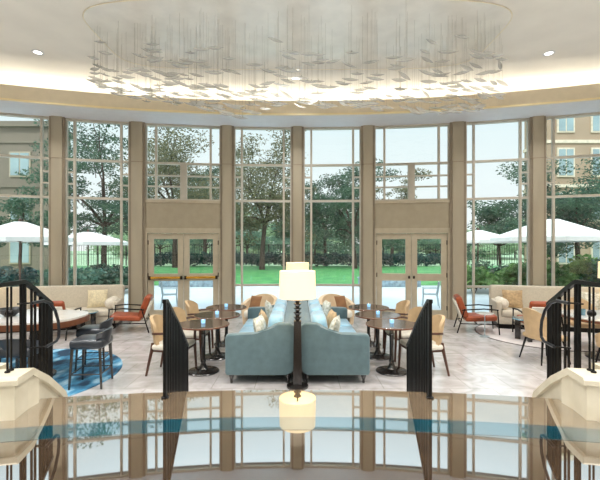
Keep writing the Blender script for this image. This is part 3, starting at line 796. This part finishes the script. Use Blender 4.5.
# cream tub chairs past the far end of the teal sofas
def tub_chair(loc, rz, label):
    root = thing('tub_chair', label, 'armchair', loc, rz)   # faces -Y
    m = MB(); n, k = 20, 4; g = [[], []]
    for side in (0, 1):
        for i in range(n+1):
            a = math.radians(-20+220*i/n); row = []
            f = max(0, math.sin(a))
            for j in range(k+1):
                t = j/k; rr = .40+.05*t-(.1 if side else 0); z = .1+t*(.5+.2*f)
                row.append(m.b.verts.new((rr*math.cos(a), rr*math.sin(a), z)))
            g[side].append(row)
    for side in (0, 1):
        for i in range(n):
            for j in range(k): m.b.faces.new((g[side][i][j], g[side][i+1][j], g[side][i+1][j+1], g[side][i][j+1]))
    for i in range(n):
        for j in (0, k): m.b.faces.new((g[0][i][j], g[0][i+1][j], g[1][i+1][j], g[1][i][j]))
    for j in range(k):
        for i in (0, n): m.b.faces.new((g[0][i][j], g[0][i][j+1], g[1][i][j+1], g[1][i][j]))
    m.build('shell', 'peach', root, angle=60)
    m = MB(); m.puff(0, -.04, .38, .62, .66, .2, p=4); m.build('seat_cushion', 'seat_white', root)
    m = MB(); m.lathe([(0, .0), (.3, 0), (.34, .1), (0, .1)], n=24); m.build('base', 'bronze', root)
    return root
tc = tub_chair((-.92, 9.45, 0), -18, 'cream tub chair past the far end of the left teal sofa'); tc['group'] = 'cream tub chairs by the window'
clone(tc, (.95, 9.45, 0), 18, label='cream tub chair past the far end of the right teal sofa')
pillow((-1.02, 9.42, .63), -35, -20, .34, 'brown_pil', 'brown cushion in the left cream tub chair', t=.12)
pillow((1.05, 9.42, .63), 35, -20, .34, 'brown_pil', 'brown cushion in the right cream tub chair', t=.12)

# ------------------------------------------------------------------ small tables
def drinks_table(loc, label):
    root = thing('drinks_table', label, 'table', loc)
    m = MB(); m.lathe([(0, .50), (.17, .50), (.175, .51), (.17, .52), (0, .52)], n=28); m.build('table_top', 'white_top', root)
    m = MB(); m.lathe([(0, .015), (.02, .02), (.01, .06), (.01, .12), (.025, .15), (.01, .18), (.01, .46), (.05, .5), (0, .5)], n=14); m.build('stem', 'metal_pale', root)
    m = MB(); m.lathe([(0, 0), (.11, 0), (.11, .01), (.03, .022), (0, .022)], n=24); m.build('base', 'metal_pale', root)
drinks_table((4.13, 8.6, 0.0), 'small pedestal drinks table in front of the right orange chair')
def drum_table(loc, label):
    root = thing('side_table', label, 'table', loc)
    m = MB(); m.lathe([(0, .44), (.27, .44), (.28, .45), (.27, .465), (0, .465)], n=28); m.build('table_top', 'blue_top', root)
    for k in range(3):
        a = 2*PI*k/3+.3
        m = MB(); m.box(-.05, .05, -.04, .04, 0, .44, r=.01, mt=T(.17*math.cos(a), .17*math.sin(a), 0) @ R('Z', math.degrees(a))); m.build('leg', 'bronze', root)
    return root
drum_table((4.85, 8.25, .0), 'dark side table with blue top beside the orange chair at the right')
drum_table((-4.95, 9.1, 0), 'dark side table with blue top in front of the left cream sofa')
# bottle on it
def bottle(loc, label):
    root = thing('bottle', label, 'bottle', loc)
    m = MB(); m.lathe([(0, 0), (.035, 0), (.036, .02), (.036, .1), (.014, .15), (.013, .19), (0, .19)], n=14); m.build('body', 'blue_top', root)
    m = MB(); m.lathe([(0, .19), (.015, .19), (.015, .21), (0, .21)], n=10); m.build('cap', 'black', root)
bottle((4.92, 8.17, .466), 'small blue bottle on the dark side table at the right')

# ------------------------------------------------------------------ rugs
m = MB()
m.prism([(x-4.4, y+5.9) for x, y in sup(1.6, 1.6, 72, 2)], .001, .012, 'z'); tag(m.build('blue_rug', 'rug_blue', smooth=False), 'round blue patterned rug under the high table and stools at left', 'rug')
root = thing('round_rug', 'pale round rug with thin dark border under the right seating group', 'rug', (5.55, 8.75, 0))
m = MB(); m.lathe([(0, .001), (1.41, .001), (1.41, .008), (0, .008)], n=72); m.build('pile', 'rug_pale', root, smooth=False)
m = MB(); m.lathe([(1.41, .001), (1.44, .001), (1.44, .009), (1.41, .009), (1.41, .001)], n=72); m.build('border', 'rug_edge', root, smooth=False)

# ------------------------------------------------------------------ left high table and stools
root = thing('high_table', 'long white topped high table with wooden edge behind the left stair railing', 'table', (-4.72, 5.9, 0.012))
m = MB(); m.prism(sup(1.45, .62, 64, 3.2), .885, .912, 'z'); m.build('table_top', 'white_top', root, smooth=False)
m = MB(); m.prism(sup(1.46, .63, 64, 3.2), .80, .884, 'z'); m.build('apron', 'wood_edge', root, smooth=False)
for x in (-.8, .75):
    m = MB(); m.lathe([(0, 0), (.28, 0), (.28, .03), (.09, .06), (.07, .2), (.07, .7), (.16, .8), (0, .8)], x, 0, n=20); m.build('pedestal', 'bronze', root)
def bowl(loc, label):
    m = MB(); m.lathe([(0, 0), (.07, 0), (.08, .015), (.16, .07), (.19, .11), (.18, .11), (.14, .07), (.06, .03), (0, .03)], n=28); o = m.build('bowl', 'drape'); o.location = loc; tag(o, label, 'bowl')
bowl((-4.35, 5.9, .925), 'dark bowl on the white high table at left')
def stool(loc, rz, label):
    # faces +X
    root = thing('counter_stool', label, 'stool', loc, rz, 'charcoal counter stools at the high table')
    m = MB(); m.box(-.23, .22, -.22, .22, .54, .675, r=.05, seg=4); m.build('seat', 'stool', root)
    m = MB(); n, k = 12, 4; g = [[], []]
    for side in (0, 1):
        for i in range(n+1):
            a = math.radians(-58+116*i/n); row = []
            for j in range(k+1):
                t = j/k; rr = .235+.03*t-(.045 if side else 0); z = .6+t*(.20-.09*(abs(a)/1.4)**2)
                row.append(m.b.verts.new((.0-rr*math.cos(a)-.02*t, rr*math.sin(a), z)))
            g[side].append(row)
    for side in (0, 1):
        for i in range(n):
            for j in range(k): m.b.faces.new((g[side][i][j], g[side][i+1][j], g[side][i+1][j+1], g[side][i][j+1]))
    for i in range(n):
        for j in (0, k): m.b.faces.new((g[0][i][j], g[0][i+1][j], g[1][i+1][j], g[1][i][j]))
    for j in range(k):
        for i in (0, n): m.b.faces.new((g[0][i][j], g[0][i][j+1], g[1][i][j+1], g[1][i][j]))
    m.build('backrest', 'stool', root, angle=60)
    for sx in (-1, 1):
        for sy in (-1, 1):
            m = MB(); m.tube([(sx*.18, sy*.18, .59), (sx*.21, sy*.21, 0)], .02, taper=[.023, .015], sq=True); m.build('leg', 'bronze', root)
    m = MB(); m.tube([(.2, -.2, .2), (.2, .2, .2), (-.2, .2, .2), (-.2, -.2, .2)], .011, closed=True, sq=True); m.build('footrest', 'bronze', root)
    return root
st = stool((-2.93, 5.55, .012), 186, 'charcoal counter stool nearest the camera at the end of the high table')
clone(st, (-3.28, 6.3, .012), 190, label='charcoal counter stool at the far corner of the high table')
clone(st, (-3.62, 5.15, .012), 95, label='charcoal counter stool on the near side of the high table, behind the railing end')
clone(st, (-4.38, 5.05, .012), 90, label='charcoal counter stool on the near side of the high table, at the left edge')

# ------------------------------------------------------------------ right dining table and chairs
root = thing('round_table', 'white topped round dining table behind the right stair railing', 'table', (5.5, 6.9, 0))
m = MB(); m.lathe([(0, .73), (.69, .73), (.7, .74), (.7, .755), (0, .756)], n=48); m.build('table_top', 'white_top', root)
m = MB(); m.lathe([(0, .69), (.7, .69), (.71, .7), (.71, .729), (0, .729)], n=48); m.build('edge', 'wood_edge', root)
m = MB(); m.lathe([(0, 0), (.34, 0), (.34, .03), (.1, .06), (.08, .2), (.08, .6), (.2, .69), (0, .69)], n=24); m.build('pedestal', 'bronze', root)
def tan_chair(loc, rz, label, hh=1.0):
    root = thing('tan_chair', label, 'chair', loc, rz, 'tan leather chairs at the round table')
    m = MB(); m.box(-.24, .26, -.25, .25, .38, .47, r=.04, seg=3); m.build('seat', 'tan_leather', root)
    m = MB(); n, k = 14, 5; g = [[], []]
    for side in (0, 1):
        for i in range(n+1):
            a = math.radians(-88+176*i/n); row = []
            for j in range(k+1):
                t = j/k; z = .40+t*(.52-.24*(abs(a)/1.54)**2)*hh; rr = .275+.03*t-(.05 if side else 0)
                row.append(m.b.verts.new((-rr*math.cos(a)-.04*t, rr*math.sin(a), z)))
            g[side].append(row)
    for side in (0, 1):
        for i in range(n):
            for j in range(k): m.b.faces.new((g[side][i][j], g[side][i+1][j], g[side][i+1][j+1], g[side][i][j+1]))
    for i in range(n):
        for j in (0, k): m.b.faces.new((g[0][i][j], g[0][i+1][j], g[1][i+1][j], g[1][i][j]))
    for j in range(k):
        for i in (0, n): m.b.faces.new((g[0][i][j], g[0][i][j+1], g[1][i][j+1], g[1][i][j]))
    m.build('backrest', 'tan_leather', root, angle=60)
    for sx in (-1, 1):
        for sy in (-1, 1):
            m = MB(); m.tube([(sx*.19, sy*.19, .39), (sx*.27, sy*.26, 0)], .016, taper=[.02, .011], n=8); m.build('leg', 'black', root)
    return root
tan_chair((4.27, 6.75, 0), 8, 'tan leather chair with black legs left of the round table, outermost')
tan_chair((4.98, 6.05, 0), 60, 'low backed tan leather chair in front of the round table, behind the railing', .6)
tan_chair((5.75, 7.85, 0), 262, 'tan leather chair on the far side of the round table')
for px, lab in ((577, 'blue glass tumbler on the round table, left one'), (583, 'blue glass tumbler on the round table, right one')):
    x, y = gp(px, 315, .76); m = MB(); m.lathe([(0, 0), (.035, 0), (.042, .11), (.038, .11), (.031, .01), (0, .01)], n=16); o = m.build('tumbler', 'blue_top'); o.location = (x, y, .757); tag(o, lab, 'glass')

# ================================================================== outside
def flat(name, x0, x1, y0, y1, z, mtl): 
    m = MB(); m.box(x0, x1, y0, y1, z-.05, z); return struct(m.build(name, mtl, smooth=False))
flat('ground_terrace', -60, 60, 8.5, 21, -.07, 'paving')
flat('lawn', -60, 60, 21, 44, -.05, 'lawn')
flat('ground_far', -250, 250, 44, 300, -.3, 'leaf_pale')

# low stone walls
def low_wall(x0, x1, y, h, label):
    m = MB(); m.box(x0, x1, y, y+.4, -.07, h, r=.03); m.box(x0-.04, x1+.04, y-.04, y+.44, h, h+.07, r=.02); tag(m.build('stone_wall', 'stone_wall'), label, 'wall')
low_wall(-7.2, -3.6, 20.2, .36, 'low blue grey stone wall at the lawn edge, left of centre')
low_wall(3.2, 6.4, 20.2, .36, 'low blue grey stone wall at the lawn edge, right of centre')

def leaf_cloud(blobs, n, size, seed, flatten=.5):
    """leaf quads scattered through ellipsoid blobs (x,y,z,rx,ry,rz)"""
    g = np.random.default_rng(seed); vol = np.array([b[3]*b[4]*b[5] for b in blobs])**.75; cnt = np.maximum(4, (n*vol/vol.sum()).astype(int))
    C = []
    for b, c in zip(blobs, cnt):
        d = g.normal(size=(c, 3)); d /= np.linalg.norm(d, axis=1)[:, None]; r = g.random(c)**.45
        C.append(np.array(b[:3])+d*r[:, None]*np.array(b[3:6]))
    C = np.concatenate(C); k = len(C)
    a = g.normal(size=(k, 3)); a[:, 2] *= flatten; a /= np.linalg.norm(a, axis=1)[:, None]
    t = g.normal(size=(k, 3)); t[:, 2] *= flatten; b_ = np.cross(a, t); b_ /= np.linalg.norm(b_, axis=1)[:, None]+1e-9
    s = size*(.6+.8*g.random(k))[:, None]
    V = np.stack([C-a*s, C+b_*s*.45, C+a*s, C-b_*s*.45], 1).reshape(-1, 3)
    me = bpy.data.meshes.new('foliage'); me.vertices.add(len(V)); me.vertices.foreach_set('co', V.ravel())
    me.loops.add(4*k); me.loops.foreach_set('vertex_index', np.arange(4*k, dtype=np.int32)); me.polygons.add(k); me.polygons.foreach_set('loop_start', np.arange(0, 4*k, 4, dtype=np.int32))
    me.update(calc_edges=True); return me

def tree(px, d, ztop, zlow, width, mtl, label, seed, n=5200, size=.2, lean=0., layered=False, nb=26, zg=0., group='trees beyond the lawn'):
    rnd = random.Random(seed); X = (px-HX)*d/F
    root = thing('tree', label, 'tree', (X, d, zg), group=group)
    H = ztop-zg; lo_ = zlow-zg
    m = MB(); r0 = .017*H
    width *= 1.18; n = int(n*1.75); size *= .5; blobs = []; br = MB()
    fk = Vector((.25*lean, .1, lerp(lo_, H, .12)))
    m.tube([(0, 0, -.1), (.05*lean, 0, lo_*.6), fk], .2, n=8, taper=[r0*1.3, r0, r0*.85])
    nl = 6; hw = width/2; zc, hz = lerp(lo_, H, .52), (H-lo_)*.5
    for k in range(nl):
        a = 2*PI*(k+rnd.uniform(-.25, .25))/nl; up = (k % 3)/2*.75+.1
        rr = hw*rnd.uniform(.5, .85)*math.sqrt(max(.1, 1-(up-.35)**2))
        tip = Vector((rr*math.cos(a)+.5*lean, rr*math.sin(a), lerp(lo_, H*.96, up)))
        midp = fk.lerp(tip, .5)+Vector((rnd.uniform(-.1, .1)*hw, 0, .06*H))
        br.tube([fk, fk.lerp(midp, .5)+Vector((0, 0, .02*H)), midp, tip], .05, n=6, taper=[r0*.6, r0*.5, r0*.32, r0*.08])
        for q in range(int(nb*1.5/nl)):
            t = rnd.uniform(.35, 1.1); c = fk.lerp(tip, t) if t > .9 else fk.lerp(midp, t*2 if t < .5 else 1).lerp(tip, max(0, t*2-1))
            c = c+Vector((rnd.gauss(0, .2)*hw, rnd.gauss(0, .2)*hw, rnd.gauss(0, .16)*hz))
            c.z = min(max(c.z, lo_*.9), H*.97); e = math.hypot(c.x-.5*lean, c.y)/hw
            if e > 1: c.x = .5*lean+(c.x-.5*lean)/e; c.y /= e
            b_ = width*rnd.uniform(.06, .15); blobs.append((c.x, c.y, c.z, b_*1.25, b_*1.25, b_*(.3 if layered else .55)))
            if q % 2 == 0: br.tube([fk.lerp(tip, min(t, .95)*.8), c], .03, n=4, taper=[r0*.16, r0*.05])
    m.build('trunk', 'bark', root); br.build('branches', 'bark', root)
    me = leaf_cloud(blobs, n, size, seed); me.materials.append(M[mtl]); f = bpy.data.objects.new('foliage', me); COL.objects.link(f); f.parent = root; f['kind'] = 'stuff'
    return root
tree(104, 24, 9.7, 2.4, 7.6, 'leaf_dark', 'layered dark tree behind the window left of the doors, over the umbrella', 1, n=10500, size=.16, layered=True, nb=44)
tree(175, 40, 14.2, 4.0, 12.5, 'leaf_warm', 'broad olive tree seen above the left glass doors', 2, n=11000, size=.24, nb=44)
tree(205, 50, 13.2, 4.5, 9.5, 'leaf_dark', 'dark tree behind and right of the broad olive tree', 3, n=7000, size=.27, nb=34)
tree(262, 36, 12.9, 3.0, 9.2, 'leaf_warm', 'tall tree with thick dark trunk in the window left of the centre column', 4, n=12000, size=.22, nb=50, lean=1.)
tree(325, 44, 10.6, 3.2, 8.0, 'leaf_dark', 'tree in the window right of the centre column, left one', 5, n=8000, size=.24, nb=38)
tree(355, 38, 10.8, 2.2, 7.6, 'leaf_dark', 'tree with bare dark trunk beside the right doors column', 6, n=8000, size=.22, nb=38, lean=-1.)
tree(392, 46, 10.6, 3.5, 7.0, 'leaf_warm', 'sparse olive tree above the right glass doors', 7, n=4200, size=.24)
tree(500, 26, 5.6, 1.6, 5.6, 'leaf_dark', 'low spreading tree between the two right umbrellas', 8, n=7000, size=.17, nb=34)
tree(578, 23.5, 8.3, 2.0, 7.4, 'leaf_dark', 'dark tree in front of the building at the right', 9, n=10500, size=.18, nb=44)
tree(20, 25.5, 6.0, 2.0, 4.5, 'leaf_dark', 'tree in front of the grey building at the left edge', 10, n=3200, size=.17)
tree(66, 37, 8.5, 2.5, 4.6, 'leaf_dark', 'slim tree beside the left building, behind the first column', 12, n=3200, size=.18)
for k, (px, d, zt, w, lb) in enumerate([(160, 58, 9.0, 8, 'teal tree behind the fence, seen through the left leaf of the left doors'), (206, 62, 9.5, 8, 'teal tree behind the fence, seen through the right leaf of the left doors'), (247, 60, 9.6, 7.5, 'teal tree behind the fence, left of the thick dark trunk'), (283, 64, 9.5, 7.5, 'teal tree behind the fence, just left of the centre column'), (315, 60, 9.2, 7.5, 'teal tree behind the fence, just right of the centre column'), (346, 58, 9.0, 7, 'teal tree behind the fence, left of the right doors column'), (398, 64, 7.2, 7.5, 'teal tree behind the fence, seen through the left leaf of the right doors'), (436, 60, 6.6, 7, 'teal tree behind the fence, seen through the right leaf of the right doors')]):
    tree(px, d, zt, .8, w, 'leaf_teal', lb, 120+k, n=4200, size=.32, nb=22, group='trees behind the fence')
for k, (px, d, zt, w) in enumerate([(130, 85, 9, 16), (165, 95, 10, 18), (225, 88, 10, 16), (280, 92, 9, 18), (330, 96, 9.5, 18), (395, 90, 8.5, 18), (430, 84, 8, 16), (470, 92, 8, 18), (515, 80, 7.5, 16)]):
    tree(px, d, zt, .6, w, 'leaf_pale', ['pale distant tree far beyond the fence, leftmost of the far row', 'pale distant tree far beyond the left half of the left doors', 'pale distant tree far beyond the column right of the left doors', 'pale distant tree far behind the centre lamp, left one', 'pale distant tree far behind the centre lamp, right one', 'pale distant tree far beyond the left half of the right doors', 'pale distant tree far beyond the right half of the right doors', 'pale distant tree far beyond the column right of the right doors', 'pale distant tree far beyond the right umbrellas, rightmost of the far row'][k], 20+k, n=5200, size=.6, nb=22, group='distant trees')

def bush(px, py, d, w, h, dep, mtl, label, seed, n=1500, size=.1, group='garden shrubs', z0=-.07):
    X = (px-HX)*d/F; rnd = random.Random(seed)
    root = thing('shrub', label, 'shrub', (X, d, z0), group=group)
    blobs = [(rnd.uniform(-.4, .4)*w, rnd.uniform(-.4, .4)*dep, rnd.uniform(.25, .72)*h, w*.2+.12, dep*.25+.1, h*.3) for _ in range(int(8+w*2))]
    me = leaf_cloud(blobs, n, size, seed); me.materials.append(M[mtl]); f = bpy.data.objects.new('foliage', me); COL.objects.link(f); f.parent = root; f['kind'] = 'stuff'
    m = MB()
    for k in range(5):
        a = 1.3*k; m.tube([(.06*math.cos(a), .06*math.sin(a), 0), (.22*w*math.cos(a), .15*dep*math.sin(a), h*.6)], .015, n=5)
    m.build('stems', 'bark', root)
    return root
for k, (px, d, w, h, mt_) in enumerate([(78, 17.5, 2.0, 1.2, 'leaf_teal'), (100, 18.5, 2.2, 1.25, 'leaf_dark'), (122, 17.8, 1.8, 1.1, 'leaf_dark'), (474, 17.5, 1.6, 1.25, 'leaf_mid'), (496, 18.5, 2.2, 1.45, 'leaf_dark'), (520, 17.5, 2.0, 1.5, 'leaf_mid'), (553, 15.5, 1.6, 1.7, 'leaf_mid'), (576, 16, 2.2, 1.75, 'leaf_mid'), (602, 15.5, 2.0, 1.7, 'leaf_dark'), (10, 17, 2.4, 1.2, 'leaf_hedge'), (38, 17.5, 2.4, 1.3, 'leaf_teal')]):
    bush(px, 0, d, w, h, 1.2, mt_, ['dark shrub left of the umbrella pole in the left window', 'green shrub behind the umbrella pole in the left window', 'dark shrub right of the umbrella pole in the left window', 'bright green shrub left of the right window', 'dark green shrub in the middle of the right window', 'bright green shrub right in the right window', 'tall green shrub just right of the last column', 'tall green shrub behind the right railing', 'dark tall shrub at the right edge', 'dark shrub at the left edge behind the railing', 'dark shrub beside the first left column'][k], 50+k, n=1800, size=.11)
# clipped hedge at the far end of the lawn
hb = [(x, 42.6, .75+.1*math.sin(x*1.7), .9, .7, .72) for x in np.arange(-17.6, 17.7, .9)]
me = leaf_cloud(hb, 13000, .16, 77); me.materials.append(M['leaf_hedge']); o = bpy.data.objects.new('hedge', me); COL.objects.link(o)
tag(o, 'long dark hedge at the far end of the lawn', 'hedge', kind='stuff')
# iron fence above it
root = thing('garden_fence', 'black iron fence behind the far hedge', 'fence', (0, 44.4, -.05))
m = MB()
for z in (2.35, 1.3): m.box(-26, 26, -.03, .03, z-.03, z+.03)
m.build('rails', 'black', root, smooth=False)
m = MB()
for x in np.arange(-26, 26, .28): m.box(x-.014, x+.014, -.014, .014, .1, 2.33)
o = m.build('pickets', 'black', root, smooth=False); o['kind'] = 'stuff'
for x in np.arange(-26, 26.1, 3.25):
    m = MB(); m.box(x-.05, x+.05, -.05, .05, 0, 2.5); m.build('post', 'black', root, smooth=False)

# umbrellas
def umbrella(px, d, zedge, zap, w, label):
    X = (px-HX)*d/F; root = thing('patio_umbrella', label, 'umbrella', (X, d, -.07), group='white patio umbrellas')
    m = MB(); n = 8; h = w/2
    e = [(h*math.cos(2*PI*k/n+PI/8), h*math.sin(2*PI*k/n+PI/8)) for k in range(n)]
    rows = []
    for s, z in ((1, zedge-.16), (1, zedge), (.55, lerp(zedge, zap, .45)), (.12, zap-.1)):
        rows.append([m.b.verts.new((x*s, y*s, z+.07)) for x, y in e])
    for a, b in zip(rows, rows[1:]):
        for k in range(n): m.b.faces.new((a[k], a[(k+1) % n], b[(k+1) % n], b[k]))
    m.b.faces.new(rows[-1]); 
    o = m.build('canopy', 'canvas', root, smooth=False); s_ = o.modifiers.new('thick', 'SOLIDIFY'); s_.thickness = .015
    m = MB(); m.tube([(0, 0, 0), (0, 0, zap)], .035, n=8); m.build('pole', 'wood', root)
    m = MB(); m.lathe([(0, zap), (.07, zap-.03), (.05, zap+.08), (0, zap+.12)], n=8); m.build('finial', 'wood', root)
    for k in range(n):
        m = MB(); x, y = e[k]; m.tube([(x*.97, y*.97, zedge+.05), (x*.1, y*.1, zap-.07)], .014, n=4); m.build('rib', 'wood', root)
        m = MB(); m.tube([(x*.5, y*.5, lerp(zedge, zap, .42)), (0, 0, zedge-.1)], .012, n=4); m.build('strut', 'wood', root)
    m = MB(); m.lathe([(0, 0), (.35, 0), (.35, .06), (.06, .1), (0, .1)], n=20); m.build('base', 'black', root)
umbrella(552, 15, 2.35, 3.15, 4.3, 'large white umbrella in front of the building at the right')
umbrella(478, 20, 2.35, 2.95, 3.6, 'white umbrella in the window right of the right doors')
umbrella(20, 15, 2.35, 3.05, 3.6, 'white umbrella at the left edge outside the window')
umbrella(88, 19.6, 2.25, 2.85, 3.8, 'white umbrella below the layered dark tree in the left window')

# buildings
def building(x0, x1, y0, y1, h, wall_m, label, wins, face):
    root = thing('building', label, 'building', ((x0+x1)/2, y0, -.07)); cx = (x0+x1)/2
    m = MB(); m.box(x0-cx, x1-cx, 0, y1-y0, 0, h); m.build('facade', wall_m, root, smooth=False)
    m = MB()
    for z in np.arange(3.4, h, 3.4): m.box(x0-cx-.08, x1-cx+.08, -.1, y1-y0+.1, z-.12, z+.12)
    m.box(x0-cx-.3, x1-cx+.3, -.3, y1-y0+.3, h, h+.4); m.build('cornice', 'bldg_trim' if wall_m == 'bldg' else 'bldg_grey', root, smooth=False)
    for (a, z, w, hh) in wins:
        m = MB()
        if face == 'front': m.box(a-cx-w/2-.12, a-cx+w/2+.12, -.1, .02, z-.12, z+hh+.12)
        else:
            xs = x0-cx if face == 'left' else x1-cx
            m.box(xs-.06, xs+.06, a-y0-w/2-.12, a-y0+w/2+.12, z-.12, z+hh+.12)
        f = m.build('window_frame', 'bldg_trim' if wall_m == 'bldg' else 'spandrel', root, smooth=False)
        m = MB()
        if face == 'front': m.box(a-cx-w/2, a-cx-.05, -.13, 0, z, z+hh); m.box(a-cx+.05, a-cx+w/2, -.13, 0, z, z+hh)
        else:
            m.box(xs-.09, xs+.09, a-y0-w/2, a-y0-.05, z, z+hh); m.box(xs-.09, xs+.09, a-y0+.05, a-y0+w/2, z, z+hh)
        m.build('window_pane', 'bldg_glass', f, smooth=False)
wr = [(x, z, 1.1, 2.0) for z in (.9, 4.2, 7.6, 11.0) for x in (20.6, 23.2, 25.8, 28.4)]
building(19.2, 34, 30, 33, 15, 'bldg', 'beige building with pale windows behind the trees at the right', wr, 'front')
wl = [(x, z, 1.4, 1.7) for z in (.9, 4.2, 7.6) for x in (-21.3, -24.3, -27.3)]
building(-34, -19.2, 30, 33, 11.3, 'bldg_grey', 'grey stone building at the left edge beyond the window', wl, 'front')

# garden chairs on the terrace
def garden_chair(loc, rz, label):
    root = thing('garden_chair', label, 'chair', loc, rz, 'pale metal garden chairs on the terrace')
    m = MB()
    for y in np.linspace(-.21, .21, 7): m.box(-.22, .22, y-.024, y+.024, .43, .445)
    m.build('seat', 'metal_pale', root, smooth=False)
    m = MB(); m.tube([(-.23, -.23, .44), (-.3, -.23, .86), (-.3, .23, .86), (-.23, .23, .44)], .014, n=6)
    for y in np.linspace(-.16, .16, 5): m.tube([(-.23, y, .44), (-.3, y, .85)], .009, n=5)
    m.build('backrest', 'metal_pale', root)
    for s in (-1, 1):
        m = MB(); m.tube([(.22, s*.24, .65), (.22, s*.24, .3), (.25, s*.25, 0)], .014, n=6); m.build('leg', 'metal_pale', root)
        m = MB(); m.tube([(-.23, s*.23, .44), (-.29, s*.25, 0)], .014, n=6); m.build('leg', 'metal_pale', root)
        m = MB(); m.tube([(.22, s*.24, .65), (-.26, s*.24, .66)], .014, n=6); m.build('armrest', 'metal_pale', root)
    return root
gc = garden_chair((-4.35, 13.3, -.07), 15, 'pale metal garden chair seen through the left glass doors')
clone(gc, (4.55, 13.4, -.07), 165, label='pale metal garden chair seen through the right glass doors')

# ------------------------------------------------------------------ world and daylight
w = bpy.data.worlds.new('sky'); sc.world = w; w.use_nodes = True; nt = w.node_tree; bg = nt.nodes['Background']
tc = nt.nodes.new('ShaderNodeTexCoord'); sp = nt.nodes.new('ShaderNodeSeparateXYZ'); nt.links.new(tc.outputs['Generated'], sp.inputs[0])
r = nt.nodes.new('ShaderNodeValToRGB'); r.color_ramp.elements[0].position = 0.0; r.color_ramp.elements[0].color = (.97, .99, .985, 1)
r.color_ramp.elements[1].position = .36; r.color_ramp.elements[1].color = (.78, .93, .955, 1)
e3 = r.color_ramp.elements.new(.85); e3.color = (2.6, 3.0, 3.3, 1)
nt.links.new(sp.outputs['Z'], r.inputs['Fac']); nt.links.new(r.outputs['Color'], bg.inputs['Color']); bg.inputs['Strength'].default_value = 1.0
s = bpy.data.lights.new('sun', 'SUN'); s.energy = 2.2; s.angle = math.radians(6); s.color = (1, .95, .86)
so = bpy.data.objects.new('sun', s); COL.objects.link(so); so.rotation_euler = (math.radians(38), 0, math.radians(-25))

sc.view_settings.view_transform = 'Standard'; sc.view_settings.look = 'None'; sc.view_settings.gamma = 1; sc.view_settings.use_curve_mapping = False
sc.view_settings.exposure = 0.12
sc.cycles.use_denoising = True
sc.cycles.max_bounces = 10; sc.cycles.diffuse_bounces = 5; sc.cycles.glossy_bounces = 5; sc.cycles.transmission_bounces = 6; sc.cycles.transparent_max_bounces = 12
sc.cycles.sample_clamp_indirect = 6
